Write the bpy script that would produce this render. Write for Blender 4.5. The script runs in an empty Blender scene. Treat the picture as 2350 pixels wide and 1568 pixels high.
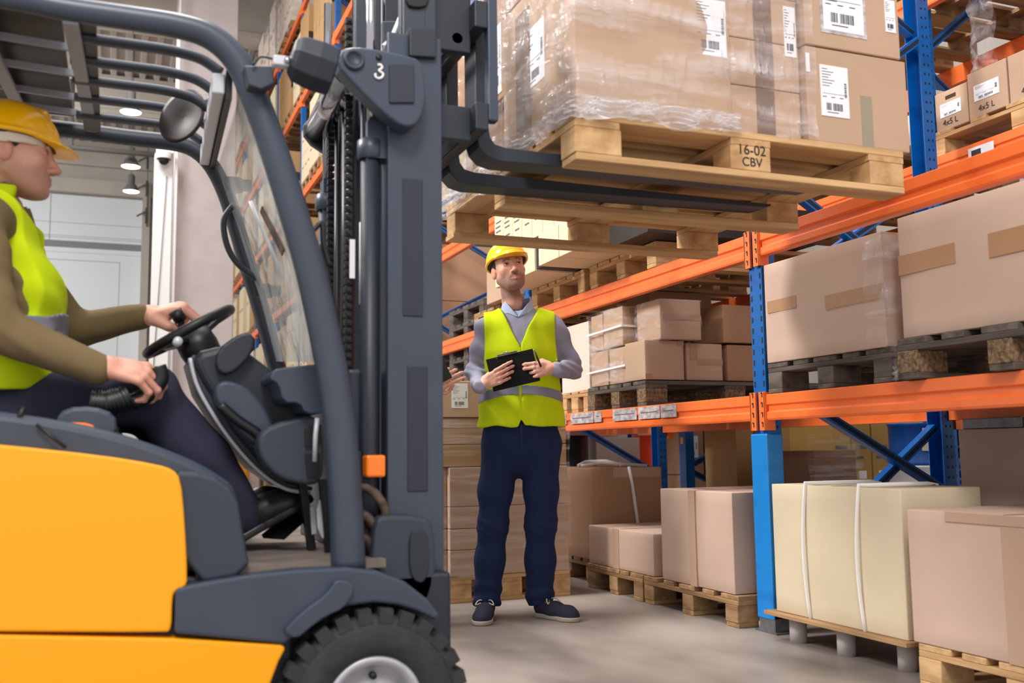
import bpy, bmesh, math, random
import numpy as np
from mathutils import Vector, Matrix

# ---------------------------------------------------------------- camera
F_PX, CAM_H, ROLL = 2285.0, 0.82, 0.0128
YAW, PITCH = 0.37928703, 0.10996696
C0 = np.array([0.0, 0.0, CAM_H])
_fw = np.array([math.sin(YAW)*math.cos(PITCH), math.cos(YAW)*math.cos(PITCH), math.sin(PITCH)])
_r0 = np.array([math.cos(YAW), -math.sin(YAW), 0.0]); _u0 = np.cross(_r0, _fw)
CR = _r0*math.cos(ROLL) - _u0*math.sin(ROLL); CU = _u0*math.cos(ROLL) + _r0*math.sin(ROLL)
S = bpy.context.scene; COL = S.collection
cam_d = bpy.data.cameras.new('camera'); cam = bpy.data.objects.new('camera', cam_d); COL.objects.link(cam)
m = Matrix.Identity(4)
for i in range(3):
    m[i][0] = CR[i]; m[i][1] = CU[i]; m[i][2] = -_fw[i]; m[i][3] = C0[i]
cam.matrix_world = m
cam_d.sensor_width = 36.0; cam_d.lens = F_PX/2350*36.0; cam_d.clip_end = 200
cam_d.dof.use_dof = True; cam_d.dof.focus_distance = 4.95; cam_d.dof.aperture_fstop = 3.2
S.camera = cam
S.view_settings.view_transform = 'Standard'; S.view_settings.look = 'None'
S.view_settings.gamma = 1.0; S.view_settings.use_curve_mapping = False
S.view_settings.exposure = 0.60

# ---------------------------------------------------------------- light
W = bpy.data.worlds.new('world'); S.world = W; W.use_nodes = True
bg = W.node_tree.nodes['Background']; bg.inputs[0].default_value = (1.0, 0.97, 0.96, 1); bg.inputs[1].default_value = 0.68
def area(name, loc, target, size, power, col=(1, .96, .93), sy=None):
    d = bpy.data.lights.new(name, 'AREA'); d.energy = power; d.size = size; d.color = col
    if sy: d.shape = 'RECTANGLE'; d.size_y = sy
    o = bpy.data.objects.new(name, d); COL.objects.link(o); o.location = loc
    o.rotation_euler = (Vector(target)-Vector(loc)).to_track_quat('-Z', 'Y').to_euler(); return o
area('key_light_near', (-.6, -1.4, 5.6), (1.8, 4.2, .6), 1.6, 170)  # added key light, above and behind the camera
area('high_bay_light_mid', (.6, 5.4, 8.6), (1.6, 5.6, 0), 1.4, 240)
area('aisle_light_left', (-3.2, 5.2, 5.4), (2.8, 4.4, .8), 1.3, 300)
area('high_bay_light_far', (-1.2, 13.5, 8.8), (1.2, 15, 0), 2.0, 260)
area('high_bay_light_end', (-1.6, 19, 8.7), (1.0, 23.5, 0), 2.0, 190)
area('back_wall_light', (-6.0, 26, 9.2), (-2, 33.5, 4), 6, 340, (.95, .98, 1))  # added broad area light aimed at the back wall

# ---------------------------------------------------------------- points from the photograph's geometry
def ray(x, y): return _fw + CR*(x-1175)/F_PX - CU*(y-784)/F_PX
def onY(x, y, Y): d = ray(x, y); p = C0 + d*(Y/d[1]); return (p[0], p[2])
def onX(x, y, X): d = ray(x, y); p = C0 + d*(X/d[0]); return (p[1], p[2])
random.seed(4)

# ---------------------------------------------------------------- materials
def lin(c): return tuple(((v/255)/12.92 if v <= 10.3 else (((v/255)+.055)/1.055)**2.4) for v in c)
def base(name, col, rough=.6, metal=0.0, spec=.5):
    mt = bpy.data.materials.new(name); mt.use_nodes = True; b = mt.node_tree.nodes['Principled BSDF']
    b.inputs['Base Color'].default_value = (*lin(col), 1); b.inputs['Roughness'].default_value = rough
    b.inputs['Metallic'].default_value = metal; b.inputs['Specular IOR Level'].default_value = spec
    return mt
def noisy(mt, amt=.15, scale=(3, 3, 3), dark=None, bump=0.0, detail=4.0, bscale=None, coords='Object', lo=.35, hi=.7):
    nt = mt.node_tree; N = nt.nodes; L = nt.links; b = N['Principled BSDF']
    tc = N.new('ShaderNodeTexCoord'); mp = N.new('ShaderNodeMapping'); mp.inputs['Scale'].default_value = scale
    nz = N.new('ShaderNodeTexNoise'); nz.inputs['Scale'].default_value = 1.0; nz.inputs['Detail'].default_value = detail
    L.new(tc.outputs[coords], mp.inputs[0]); L.new(mp.outputs[0], nz.inputs['Vector'])
    cr = N.new('ShaderNodeValToRGB'); cr.color_ramp.elements[0].position = lo; cr.color_ramp.elements[1].position = hi
    c = b.inputs['Base Color'].default_value[:3]
    dk = lin(dark) if dark else tuple(v*(1-amt) for v in c)
    cr.color_ramp.elements[0].color = (*dk, 1); cr.color_ramp.elements[1].color = (*c, 1)
    L.new(nz.outputs['Fac'], cr.inputs[0]); L.new(cr.outputs[0], b.inputs['Base Color'])
    if bump:
        n2 = N.new('ShaderNodeTexNoise'); n2.inputs['Scale'].default_value = 1.0; n2.inputs['Detail'].default_value = 3
        m2 = N.new('ShaderNodeMapping'); m2.inputs['Scale'].default_value = bscale or scale
        L.new(tc.outputs[coords], m2.inputs[0]); L.new(m2.outputs[0], n2.inputs['Vector'])
        bp = N.new('ShaderNodeBump'); bp.inputs['Strength'].default_value = min(1, bump); bp.inputs['Distance'].default_value = .01
        L.new(n2.outputs['Fac'], bp.inputs['Height']); L.new(bp.outputs[0], b.inputs['Normal'])
    return mt
M = {}
def card(name, col, amt=.10): M[name] = noisy(base(name, col, .72, spec=.3), amt, (2.2, 2.2, 3.0), bump=.02, bscale=(3, 3, 160)); return M[name]
card('card_pink', (202, 174, 156)); card('card_tan', (190, 160, 134)); card('card_brown', (172, 134, 104)); card('card_cream', (212, 197, 168))
card('card_white', (228, 214, 200)); card('card_gold', (176, 140, 96), .08); card('card_yellow', (178, 144, 80)); card('card_dark', (128, 98, 78))
card('card_ivory', (214, 198, 168), .06)
M['tape'] = base('packing_tape', (172, 132, 98), .28); M['tape_grey'] = base('grey_green_tape', (150, 140, 120), .35)
M['tape_dark'] = base('dark_tape', (128, 106, 92), .4); M['flap'] = base('carton_flap', (184, 152, 130), .7)
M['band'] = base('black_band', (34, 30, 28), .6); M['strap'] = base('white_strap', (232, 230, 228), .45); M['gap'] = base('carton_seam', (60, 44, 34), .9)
M['paper'] = base('label_paper', (236, 236, 240), .45); M['ink'] = base('label_ink', (92, 94, 104), .6); M['inkd'] = base('dark_ink', (50, 44, 44), .7)
def wood(name, col, dark, sc): M[name] = noisy(base(name, col, .75, spec=.25), .3, sc, dark=dark, bump=.25, bscale=tuple(v*2.5 for v in sc), lo=.3, hi=.68)
for ax, sc in (('x', (1.6, 16, 20)), ('y', (16, 1.6, 20)), ('b', (14, 5, 16))):
    wood('wood_'+ax, (214, 178, 130), (168, 128, 86), sc)
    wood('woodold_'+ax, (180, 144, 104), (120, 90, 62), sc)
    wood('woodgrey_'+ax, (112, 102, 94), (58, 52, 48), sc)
M['chip'] = noisy(base('pressed_chip_block', (150, 122, 92), .95), .4, (60, 60, 60), dark=(84, 66, 48), bump=.6)
def paint(name, col, dark, r=.34): M[name] = noisy(base(name, col, r), .1, (5, 5, 9), dark=dark, detail=8, lo=.28, hi=.45)
paint('orange', (246, 118, 54), (232, 98, 44)); paint('blue', (0, 92, 168), (0, 74, 140)); paint('blue_light', (20, 128, 206), (10, 108, 184))
M['bluedark'] = base('slot_shadow', (12, 22, 44), .7)
M['galv'] = noisy(base('galvanised_steel', (150, 152, 156), .45, .8), .3, (30, 30, 30))
M['sticker'] = noisy(base('torn_sticker', (214, 208, 208), .4), .3, (26, 26, 40), dark=(150, 140, 142), detail=6)
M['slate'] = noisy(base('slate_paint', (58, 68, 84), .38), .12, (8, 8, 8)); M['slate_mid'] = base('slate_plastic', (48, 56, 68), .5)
M['slate_dark'] = base('slate_plastic_dark', (34, 41, 52), .48); M['slate_rec'] = base('slate_recess_shade', (38, 44, 56), .6)
M['black'] = base('black_plastic', (16, 17, 20), .45); M['rubber'] = noisy(base('tyre_rubber', (52, 52, 56), .8), .3, (30, 30, 30), bump=.3)
M['yellow'] = base('forklift_yellow', (252, 168, 0), .34); M['chrome'] = base('polished_steel', (170, 170, 176), .12, 1.0)
M['steel'] = base('oiled_steel', (88, 92, 100), .35, .9); M['lightgrey'] = base('light_grey_metal', (196, 198, 206), .4, .2)
M['rim'] = noisy(base('silver_rim', (196, 198, 206), .45, .4), .15, (20, 20, 20)); M['amber'] = base('amber_lens', (255, 130, 30), .25)
M['brownsteel'] = noisy(base('dusty_brown_steel', (112, 92, 78), .7, .3), .5, (25, 25, 25), dark=(48, 40, 36))
M['mat'] = noisy(base('dusty_floor_mat', (128, 116, 106), .9), .3, (12, 12, 12)); M['barlight'] = base('grey_bar', (136, 138, 146), .5)
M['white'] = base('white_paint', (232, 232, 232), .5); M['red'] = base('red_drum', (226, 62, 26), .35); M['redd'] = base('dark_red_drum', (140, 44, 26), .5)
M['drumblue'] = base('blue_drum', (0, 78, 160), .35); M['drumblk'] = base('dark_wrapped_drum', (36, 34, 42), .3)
M['concrete'] = noisy(base('pillar_concrete', (192, 184, 184), .85), .12, (2.5, 2.5, 2.5), bump=.2, bscale=(9, 9, 9), detail=8)
M['wallc'] = noisy(base('wall_concrete', (196, 188, 178), .85), .1, (1.5, 1.5, 1.5)); M['wallw'] = base('white_panel', (226, 232, 234), .45)
M['seam'] = base('panel_seam', (132, 134, 138), .6); M['greyp'] = base('grey_pipe', (96, 96, 94), .6)
M['roof'] = base('corrugated_roof', (196, 188, 182), .6)
fl = noisy(base('floor_concrete', (168, 158, 150), .42, spec=.35), .2, (1.5, .8, 1), dark=(104, 96, 90), detail=9, bump=.04, bscale=(20, 20, 20), lo=.33, hi=.66); M['floor'] = fl
M['glassb'] = base('dark_mirror', (34, 28, 27), .5, 0, .3)
def film(name, lo, hi, scale, col=(235, 230, 232), rough=.12):
    mt = bpy.data.materials.new(name); mt.use_nodes = True; nt = mt.node_tree; N = nt.nodes; L = nt.links
    b = N['Principled BSDF']; b.inputs['Base Color'].default_value = (*lin(col), 1); b.inputs['Roughness'].default_value = rough
    b.inputs['Specular IOR Level'].default_value = .9
    tc = N.new('ShaderNodeTexCoord'); mp = N.new('ShaderNodeMapping'); mp.inputs['Scale'].default_value = scale
    mp.inputs['Rotation'].default_value = (.5, .3, .2)
    nz = N.new('ShaderNodeTexNoise'); nz.inputs['Scale'].default_value = 1; nz.inputs['Detail'].default_value = 5; nz.inputs['Distortion'].default_value = .6
    L.new(tc.outputs['Object'], mp.inputs[0]); L.new(mp.outputs[0], nz.inputs['Vector'])
    mr = N.new('ShaderNodeMapRange'); mr.inputs[1].default_value = .42; mr.inputs[2].default_value = .78; mr.inputs[3].default_value = lo; mr.inputs[4].default_value = hi
    L.new(nz.outputs['Fac'], mr.inputs[0])
    bp = N.new('ShaderNodeBump'); bp.inputs['Strength'].default_value = 1; bp.inputs['Distance'].default_value = .03
    L.new(nz.outputs['Fac'], bp.inputs['Height']); L.new(bp.outputs[0], b.inputs['Normal'])
    tr = N.new('ShaderNodeBsdfTransparent'); mx = N.new('ShaderNodeMixShader')
    L.new(mr.outputs[0], mx.inputs[0]); L.new(tr.outputs[0], mx.inputs[1]); L.new(b.outputs[0], mx.inputs[2])
    L.new(mx.outputs[0], N['Material Output'].inputs[0]); return mt
M['film'] = film('stretch_film', .03, .50, (2.5, 5, 14)); M['film2'] = film('stretch_film_thin', .02, .40, (2, 2, 26))
M['film_hem'] = film('stretch_film_hem', .15, .95, (6, 6, 22), (245, 244, 248), .1)  # bunched film edge; its bright, near-opaque white stands in for glints
M['glass'] = film('glass_pale_reflections', .28, .88, (2.2, 2.2, 1.2), (214, 222, 222), .08)  # pale patches in the glass are painted reflections
M['lampglow'] = base('lamp_glow', (255, 255, 250)); _b = M['lampglow'].node_tree.nodes['Principled BSDF']
_b.inputs['Emission Color'].default_value = (1, .98, .95, 1); _b.inputs['Emission Strength'].default_value = 6

# ---------------------------------------------------------------- mesh building
class MB:
    def __init__(s): s.v = []; s.f = []; s.mi = []; s.sm = []
    def add(s, vs, fs, mi=0, smooth=False):
        n = len(s.v); s.v += [tuple(map(float, v)) for v in vs]
        for f in fs: s.f.append([i+n for i in f]); s.mi.append(mi); s.sm.append(smooth)
        return s
    def box(s, x0, x1, y0, y1, z0, z1, mi=0):
        return s.add([(x0,y0,z0),(x1,y0,z0),(x1,y1,z0),(x0,y1,z0),(x0,y0,z1),(x1,y0,z1),(x1,y1,z1),(x0,y1,z1)],
                     [(3,2,1,0),(4,5,6,7),(0,1,5,4),(1,2,6,5),(2,3,7,6),(3,0,4,7)], mi)
    def prism(s, pts, y0, y1, mi=0):      # XZ outline pushed along Y
        a = sum(pts[i][0]*pts[(i+1) % len(pts)][1]-pts[(i+1) % len(pts)][0]*pts[i][1] for i in range(len(pts)))
        if a < 0: pts = pts[::-1]
        n = len(pts); vs = [(x, y0, z) for x, z in pts]+[(x, y1, z) for x, z in pts]
        fs = [list(range(n)), list(range(2*n-1, n-1, -1))]+[(i, i+n, (i+1) % n+n, (i+1) % n) for i in range(n)]
        return s.add(vs, fs, mi)
    def bar(s, a, b, w, h, mi=0, up=(0, 0, 1)):
        a = Vector(a); b = Vector(b); d = (b-a).normalized(); sd = d.cross(Vector(up))
        if sd.length < 1e-4: sd = Vector((1, 0, 0))
        sd.normalize(); u = sd.cross(d); vs = []
        for p in (a, b):
            for i, j in ((-1,-1),(1,-1),(1,1),(-1,1)): vs.append(p+sd*(i*w/2)+u*(j*h/2))
        return s.add(vs, [(3,2,1,0),(4,5,6,7),(0,1,5,4),(1,2,6,5),(2,3,7,6),(3,0,4,7)], mi)
    def tube(s, pts, r, n=14, mi=0, cap=True, flat=None):
        P = [Vector(p) for p in pts]; rs = r if isinstance(r, (list, tuple)) else [r]*len(P)
        t0 = (P[1]-P[0]).normalized(); ref = Vector((0, 1, 0)) if abs(t0.y) < .9 else Vector((1, 0, 0)); vs = []
        for i, p in enumerate(P):
            t = (P[min(i+1, len(P)-1)]-P[max(i-1, 0)]).normalized()
            a = (ref-t*ref.dot(t)).normalized(); b = t.cross(a); ref = a
            fl_ = flat or 1.0
            for k in range(n):
                q = 2*math.pi*k/n; vs.append(p+a*(rs[i]*math.cos(q)*fl_)+b*(rs[i]*math.sin(q)))
        fs = [(i*n+k, i*n+(k+1) % n, (i+1)*n+(k+1) % n, (i+1)*n+k) for i in range(len(P)-1) for k in range(n)]
        s.add(vs, fs, mi, True)
        if cap:
            o = len(s.v)-len(vs)
            s.f.append([o+k for k in range(n)][::-1]); s.mi.append(mi); s.sm.append(False)
            s.f.append([o+(len(P)-1)*n+k for k in range(n)]); s.mi.append(mi); s.sm.append(False)
        return s
    def lathe(s, prof, c, axis='z', n=40, mi=0, smooth=True):
        vs = []
        for r, h in prof:
            for k in range(n):
                a = 2*math.pi*k/n; u, v = r*math.cos(a), r*math.sin(a)
                vs.append({'z': (c[0]+u, c[1]+v, c[2]+h), 'y': (c[0]+u, c[1]+h, c[2]-v), 'x': (c[0]+h, c[1]+u, c[2]+v)}[axis])
        fs = [(i*n+k, i*n+(k+1) % n, (i+1)*n+(k+1) % n, (i+1)*n+k) for i in range(len(prof)-1) for k in range(n)]
        return s.add(vs, fs, mi, smooth)
    def xf(s, mat):
        s.v = [tuple(mat @ Vector(v)) for v in s.v]; return s
    def build(s, name, mats, parent=None, bevel=0, seg=2, loc=None, clean=False):
        me = bpy.data.meshes.new(name); me.from_pydata(s.v, [], s.f)
        for mm in (mats if isinstance(mats, (list, tuple)) else [mats]): me.materials.append(M[mm] if isinstance(mm, str) else mm)
        me.polygons.foreach_set('material_index', s.mi); me.polygons.foreach_set('use_smooth', s.sm); me.update()
        if clean:
            b = bmesh.new(); b.from_mesh(me); bmesh.ops.recalc_face_normals(b, faces=b.faces); b.to_mesh(me); b.free()
        o = bpy.data.objects.new(name, me); COL.objects.link(o)
        if parent: o.parent = parent
        if loc: o.location = loc
        if bevel:
            md = o.modifiers.new('bevel', 'BEVEL'); md.width = bevel; md.segments = seg; md.limit_method = 'ANGLE'; md.angle_limit = .6
        return o
def tag(o, label, cat, group=None, kind=None):
    o['label'] = label; o['category'] = cat
    if group: o['group'] = group
    if kind: o['kind'] = kind
    return o
def thing(name, loc, label, cat, group=None):
    o = bpy.data.objects.new(name, None); COL.objects.link(o); o.location = loc; o.empty_display_size = .1
    return tag(o, label, cat, group)
def part(mb, name, mats, root, bevel=0, **k):     # geometry given in world space, stored relative to the thing's base
    L = Vector(root.matrix_basis.translation); q = root.parent
    while q: L += Vector(q.matrix_basis.translation); q = q.parent
    mb.v = [(v[0]-L[0], v[1]-L[1], v[2]-L[2]) for v in mb.v]
    return mb.build(name, mats, root, bevel, **k)
def copy_tree(o, parent=None):
    c = o.copy(); COL.objects.link(c); c.parent = parent
    for ch in o.children: copy_tree(ch, c)
    return c
def textmesh(name, txt, size, mat, parent, loc, rot, depth=.0006):
    cu = bpy.data.curves.new(name, 'FONT'); cu.body = txt; cu.size = size; cu.extrude = depth; cu.align_x = 'CENTER'; cu.align_y = 'CENTER'; cu.materials.append(M[mat])
    t = bpy.data.objects.new(name, cu); COL.objects.link(t); me = bpy.data.meshes.new_from_object(t); bpy.data.objects.remove(t)
    o = bpy.data.objects.new(name, me); COL.objects.link(o); o.parent = parent; o.location = loc; o.rotation_euler = rot; return o
# ---------------------------------------------------------------- setting
def struct(mb, name, mats, **k): o = mb.build(name, mats, **k); o['kind'] = 'structure'; return o
b = MB(); b.box(-14, 16, -3, 34, -.2, 0); struct(b, 'floor', 'floor')
YB = 34.0
b = MB(); b.box(-14, 16, YB, YB+.3, 0, 12)
b.box(-14, 16, YB-.35, YB, 9.15, 9.6); b.box(-14, 16, YB-.15, YB, 10.1, 10.9); struct(b, 'wall_back', 'wallc')
d = MB(); d.box(-3.4, .62, YB-.08, YB-.01, 0, 9.1, 0)
d.box(-3.4, .62, YB-.1, YB-.07, 7.4, 7.62, 1); d.box(-3.4, .62, YB-.12, YB-.07, 7.25, 7.4, 0)
for z in (7.72, 7.78, 8.2): d.box(-3.4, .62, YB-.085, YB-.078, z, z+.012, 1)
for x in (-3.0, -.02): d.box(x, x+.015, YB-.085, YB-.078, 0, 7.0, 1)
d.box(-3.0, 0, YB-.085, YB-.078, 7.0, 7.015, 1); d.box(-2.1, -2.08, YB-.085, YB-.078, 7.6, 9.1, 1); struct(d, 'door_1', ['wallw', 'seam'])
b = MB(); b.box(.62, .85, YB-.5, YB, 0, 9.6); struct(b, 'trim_1', 'wallc')
b = MB(); n = 150; x = -9.0; zc = 10.9                        # trapezoidal sheet roof
pts = []
while x < 12:
    pts += [(x, zc), (x+.12, zc), (x+.16, zc+.12), (x+.32, zc+.12), (x+.36, zc)]; x += .36
pts2 = pts+[(p[0], p[1]+.02) for p in pts[::-1]]
for i in range(len(pts)-1):
    (xa, za), (xb, zb) = pts[i], pts[i+1]; b.add([(xa, 9, za), (xb, 9, zb), (xb, 34, zb), (xa, 34, za), (xa, 9, za+.02), (xb, 9, zb+.02), (xb, 34, zb+.02), (xa, 34, za+.02)], [(0,1,2,3),(7,6,5,4)])
struct(b, 'ceiling', 'roof')
for i, y in enumerate((15.2, 21.4, 27.6)):
    b = MB(); b.box(-9, 12, y, y+.45, 9.9, 10.9); b.box(-9, 12, y-.1, y+.55, 9.8, 9.92); struct(b, 'trim_%d' % (i+2), 'wallc')
b = MB(); b.box(9.0, 9.3, -3, 34, 0, 12); struct(b, 'wall_right', 'wallc')
# pillar in the aisle
pl = thing('concrete_pillar', (1.37, 18, 0), 'wide grey concrete pillar rising behind the forklift windscreen', 'pillar')
b = MB(); b.box(.86, 1.88, 18, 18.9, 0, 10.9); part(b, 'shaft', 'concrete', pl, .02)
b = MB(); b.box(1.0, 1.89, 17.985, 18, .6, 1.9); part(b, 'brick_facing', 'concrete', pl)
dp = thing('white_riser_duct', (.65, 17.8, 0), 'white vertical duct fixed to the left edge of the pillar', 'duct')
b = MB(); b.box(.50, .80, 17.7, 17.98, 0, 6.0); part(b, 'duct', 'white', dp, .01)
b = MB(); b.tube([(.86, 17.68, 0), (.86, 17.68, 10.8)], .025); part(b, 'pipe', 'white', dp)
b = MB(); b.tube([(.54, 17.66, 1.6), (.7, 17.66, 5.6)], .008, 8); part(b, 'cord', 'seam', dp)
cx, cz = onY(376, 362, 17.55)
dc = thing('dome_camera', (cx, 17.5, cz), 'white dome security camera on the duct beside the pillar', 'camera')
b = MB(); b.box(cx-.13, cx+.16, 17.45, 17.7, cz+.06, cz+.12); part(b, 'bracket', 'white', dc, .01)
b = MB(); b.lathe([(.0, .08), (.12, .08), (.13, .0), (.12, -.04)], (cx, 17.5, cz)); part(b, 'housing', 'white', dc)
b = MB(); b.lathe([(.09, -.04), (.08, -.09), (.05, -.13), (0, -.145)], (cx, 17.5, cz)); part(b, 'dome', 'black', dc)
p1 = onY(162, 300, 24); p2 = onY(162, 338, 24); p3 = onY(362, 356, 24)
b = MB(); b.tube([(p1[0], 24, p1[1]+1.2), (p2[0], 24, p2[1]+.04), (p2[0]+.04, 24, p2[1]), (p3[0]+.3, 24, p3[1])], .06, 10); tag(b.build('ceiling_pipe', 'greyp'), 'thin dark grey L-shaped pipe hanging below the ceiling', 'pipe')
for i, (px, py, Y, s) in enumerate(((300, 258, 21.5, 1.0), (300, 383, 24.5, 1.0), (301, 440, 28.5, 1.0), (852, -20, 12, 1))):
    if i == 3: continue
    X, Z = onY(px, py, Y)
    lb = ['white glowing high bay lamp seen through the cab roof slats', 'upper glowing lamp hanging left of the white duct', 'lower and farther glowing lamp hanging left of the white duct'][i]
    l = thing('high_bay_lamp', (X, Y, Z), lb, 'lamp', 'high bay lamps')
    b = MB(); b.lathe([(.03, .5), (.09, .45), (.09, .22), (.12, .2), (.21, .02), (.215, 0)], (X, Y, Z)); part(b, 'reflector', 'greyp', l)
    b = MB(); b.lathe([(0, -.02), (.2, 0), (.205, .012)], (X, Y, Z)); part(b, 'bulb_glass', 'lampglow', l)
    b = MB(); b.tube([(X, Y, Z+.48), (X, Y, 10.96)], .012, 6); part(b, 'cable', 'greyp', l)
# small wall brackets beside the duct
X, Z = onY(340, 400, 33)
b = MB(); b.box(X-.01, X+.01, 33.4, 33.5, Z-1.6, Z+2.3)
for k in range(4): b.box(X-.05, X+.02, 33.4, 33.5, Z-1.5+k*.9, Z-1.0+k*.9); b.bar((X-.3, 33.4, Z-1.3+k*.9), (X, 33.4, Z-1.1+k*.9), .05, .05)
tag(b.build('cable_bracket', 'greyp'), 'dark bracket ladder on the edge of the far wall', 'bracket')
# ---------------------------------------------------------------- pallet racking
def post(root, x, y, z1, guard=False, mat='blue', z0=0.0, slots=True, face=-1):
    """omega-section upright, open side towards the rack, slotted towards the aisle"""
    b = MB(); w = .095; d = .075; t = .004
    pr = [(0, 0), (d, 0), (d, t), (t, t), (t, .028), (.012, .033), (.012, w-.033), (t, w-.028), (t, w-t), (d, w-t), (d, w), (0, w)]
    if face > 0: pr = [(d-p[0], p[1]) for p in pr]
    n = len(pr); vs = [(x+px, y-w/2+py, z0) for px, py in pr]+[(x+px, y-w/2+py, z1) for px, py in pr]
    b.add(vs, [(i, (i+1) % n, (i+1) % n+n, i+n) for i in range(n)]+[list(range(n, 2*n))], 0)
    if slots:
        z = z0+.1; fx = x-.001 if face < 0 else x+d+.001
        while z < z1-.03:
            for sy in (-1, 1):
                cy = y+sy*.034; b.box(min(fx, fx+.001*-face), max(fx, fx+.001*-face), cy-.005, cy+.005, z, z+.026, 1)
            b.box(x+.022, x+.032, y-w/2-.001, y-w/2, z+.01, z+.022, 1); b.box(x+.05, x+.058, y-w/2-.001, y-w/2, z+.01, z+.022, 1)
            z += .05
    o = part(b, 'post', [mat, 'bluedark'], root, clean=True)
    return o
def brace(root, xa, za, xb, zb, y, mat='blue'):
    b = MB(); b.bar((xa, y, za), (xb, y, zb), .045, .04); b.bar((xa, y-.024, za), (xb, y-.024, zb), .002, .018, 1); part(b, 'brace', [mat, 'bluedark'], root)
def frame(root, x0, x1, y, z1, zs, mat='blue', **k):
    if isinstance(zs, tuple):
        for iq, q in enumerate(zs): brace(root, x0+q[0], q[1], x0+q[2], q[3], y+(.022 if iq % 2 else -.022), mat)
        zs = []
    post(root, x0, y, z1, mat=mat, **k); post(root, x1-.075, y, z1, mat=mat, face=1, slots=k.get('slots', True))
    for i in range(len(zs)-1):
        a, b_ = (x0+.05, x1-.05) if i % 2 == 0 else (x1-.05, x0+.05); brace(root, a, zs[i], b_, zs[i+1], y, mat)
def beam(root, x, ya, yb, z0, h=.118, face=-1, conn=True, mat='orange'):
    """stepped box beam along Y, connector plates hooked on the posts"""
    s = face; b = MB(); w = .045
    pr = [(0, h*.08), (0, h*.30), (.010, h*.36), (.010, h*.55), (0, h*.61), (0, h*.98), (.004, h), (w, h), (w, 0), (.004, 0)]
    pr = [(x-s*(-1)*0+(-s)*px if s > 0 else x+px, z0+pz) for px, pz in pr]
    n = len(pr); ya2, yb2 = ya+.055, yb-.055
    vs = [(px, ya2, pz) for px, pz in pr]+[(px, yb2, pz) for px, pz in pr]
    b.add(vs, [(i, (i+1) % n, (i+1) % n+n, i+n) for i in range(n)]+[list(range(n))[::-1], list(range(n, 2*n))])
    o = part(b, 'beam', mat, root, .0015, clean=True)
    if conn:
        for e, sg in ((ya, 1), (yb, -1)):
            c = MB(); y0, y1 = sorted((e+sg*.012, e+sg*.058)); xx = x-.008 if s < 0 else x-.004
            c.box(xx, xx+.012, y0, y1, z0-.045, z0+h+.012, 0)
            for k in range(4):
                zc = z0-.03+k*.045; c.box(xx-.0012, xx, (y0+y1)/2-.008, (y0+y1)/2-.001, zc, zc+.022, 1); c.box(xx-.0012, xx, (y0+y1)/2-.002, (y0+y1)/2+.005, zc+.016, zc+.024, 1)
            c.box(xx, xx+.055, min(e+sg*.05, e+sg*.056), max(e+sg*.05, e+sg*.056), z0-.045, z0+h+.01, 0)
            c.box(xx+.025, xx+.036, e+sg*.046, e+sg*.0495, z0-.025, z0-.008, 1) if sg > 0 else None
            q = c.build('connector', [mat, 'bluedark'], o, .001)
            L = Vector(root.location)
            q.data.transform(Matrix.Translation(-L))
    return o
XR, XB = 2.75, 3.85
Ys = [1.03, 3.83, 6.60, 9.40]
ZB, ZA, ZC = .945, 1.702, 2.56                                   # undersides of the beam levels
rk = thing('pallet_rack', (XR, Ys[1], 0), 'blue and orange pallet rack along the right side of the aisle, nearest row', 'rack')
A_, B_ = .06, 1.04
BR = {3.83: ((A_, 1.12, B_, .60), (A_, .20, B_, .91), (A_, 2.13, B_, 1.53), (A_, 1.52, B_, 2.12), (A_, 2.2, B_, 2.9), (A_, 3.5, B_, 2.95), (A_, 3.6, B_, 4.3)),
      6.60: ((A_, 1.17, B_, .63), (A_, .1, B_, .55), (A_, 2.2, B_, 1.6), (A_, 2.3, B_, 2.9), (A_, 3.5, B_, 2.95)),
      9.40: ((A_, 2.07, B_, 2.58), (A_, 2.17, B_, 1.62), (A_, 3.15, B_, 2.63), (A_, 1.0, B_, 1.5), (A_, .9, B_, .4), (A_, 3.2, B_, 3.8))}
for y in Ys[1:]: frame(rk, XR, XB, y, 5.2, BR[y])
pg = MB(); y = Ys[1]
pg.box(XR-.018, XR+.07, y-.062, y+.062, .06, .885); part(pg, 'post_guard', 'blue_light', rk, .006)
f = MB(); f.box(XR-.02, XR+.12, y-.08, y+.08, 0, .008); f.box(XR-.012, XR-.004, y-.055, y+.055, 0, .10); f.box(XR-.012, XR+.09, y-.062, y-.054, 0, .10)
for dy in (-.03, .03): f.lathe([(.009, 0), (.009, .012), (0, .012)], (XR-.012, y+dy, .05), 'x', 6)
f.lathe([(.008, .008), (.008, .04), (0, .04)], (XR+.0, y+.066, 0), 'z', 8); part(f, 'foot_plate', 'galv', rk)
for i in range(3):
    for z in (ZB, ZA, ZC):
        if i == 0 and z == ZC: continue
        beam(rk, XR-.01, Ys[i], Ys[i+1], z); beam(rk, XB+.01, Ys[i], Ys[i+1], z, face=1)
# torn stickers on the lower beam behind the standing man
for (ya, yb, dz) in ((5.93, 6.16, 0), (5.53, 5.86, 0), (5.42, 5.52, .002), (4.98, 5.27, 0), (4.72, 4.96, 0), (4.55, 4.71, .0)):
    b = MB(); b.box(XR-.0135, XR-.0105, ya, yb, ZB+.045+dz, ZB+.112, 0)
    b.box(XR-.0142, XR-.0136, ya+.03, yb-.03, ZB+.078, ZB+.083, 1); part(b, 'sticker', ['sticker', 'ink'], rk)
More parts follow.
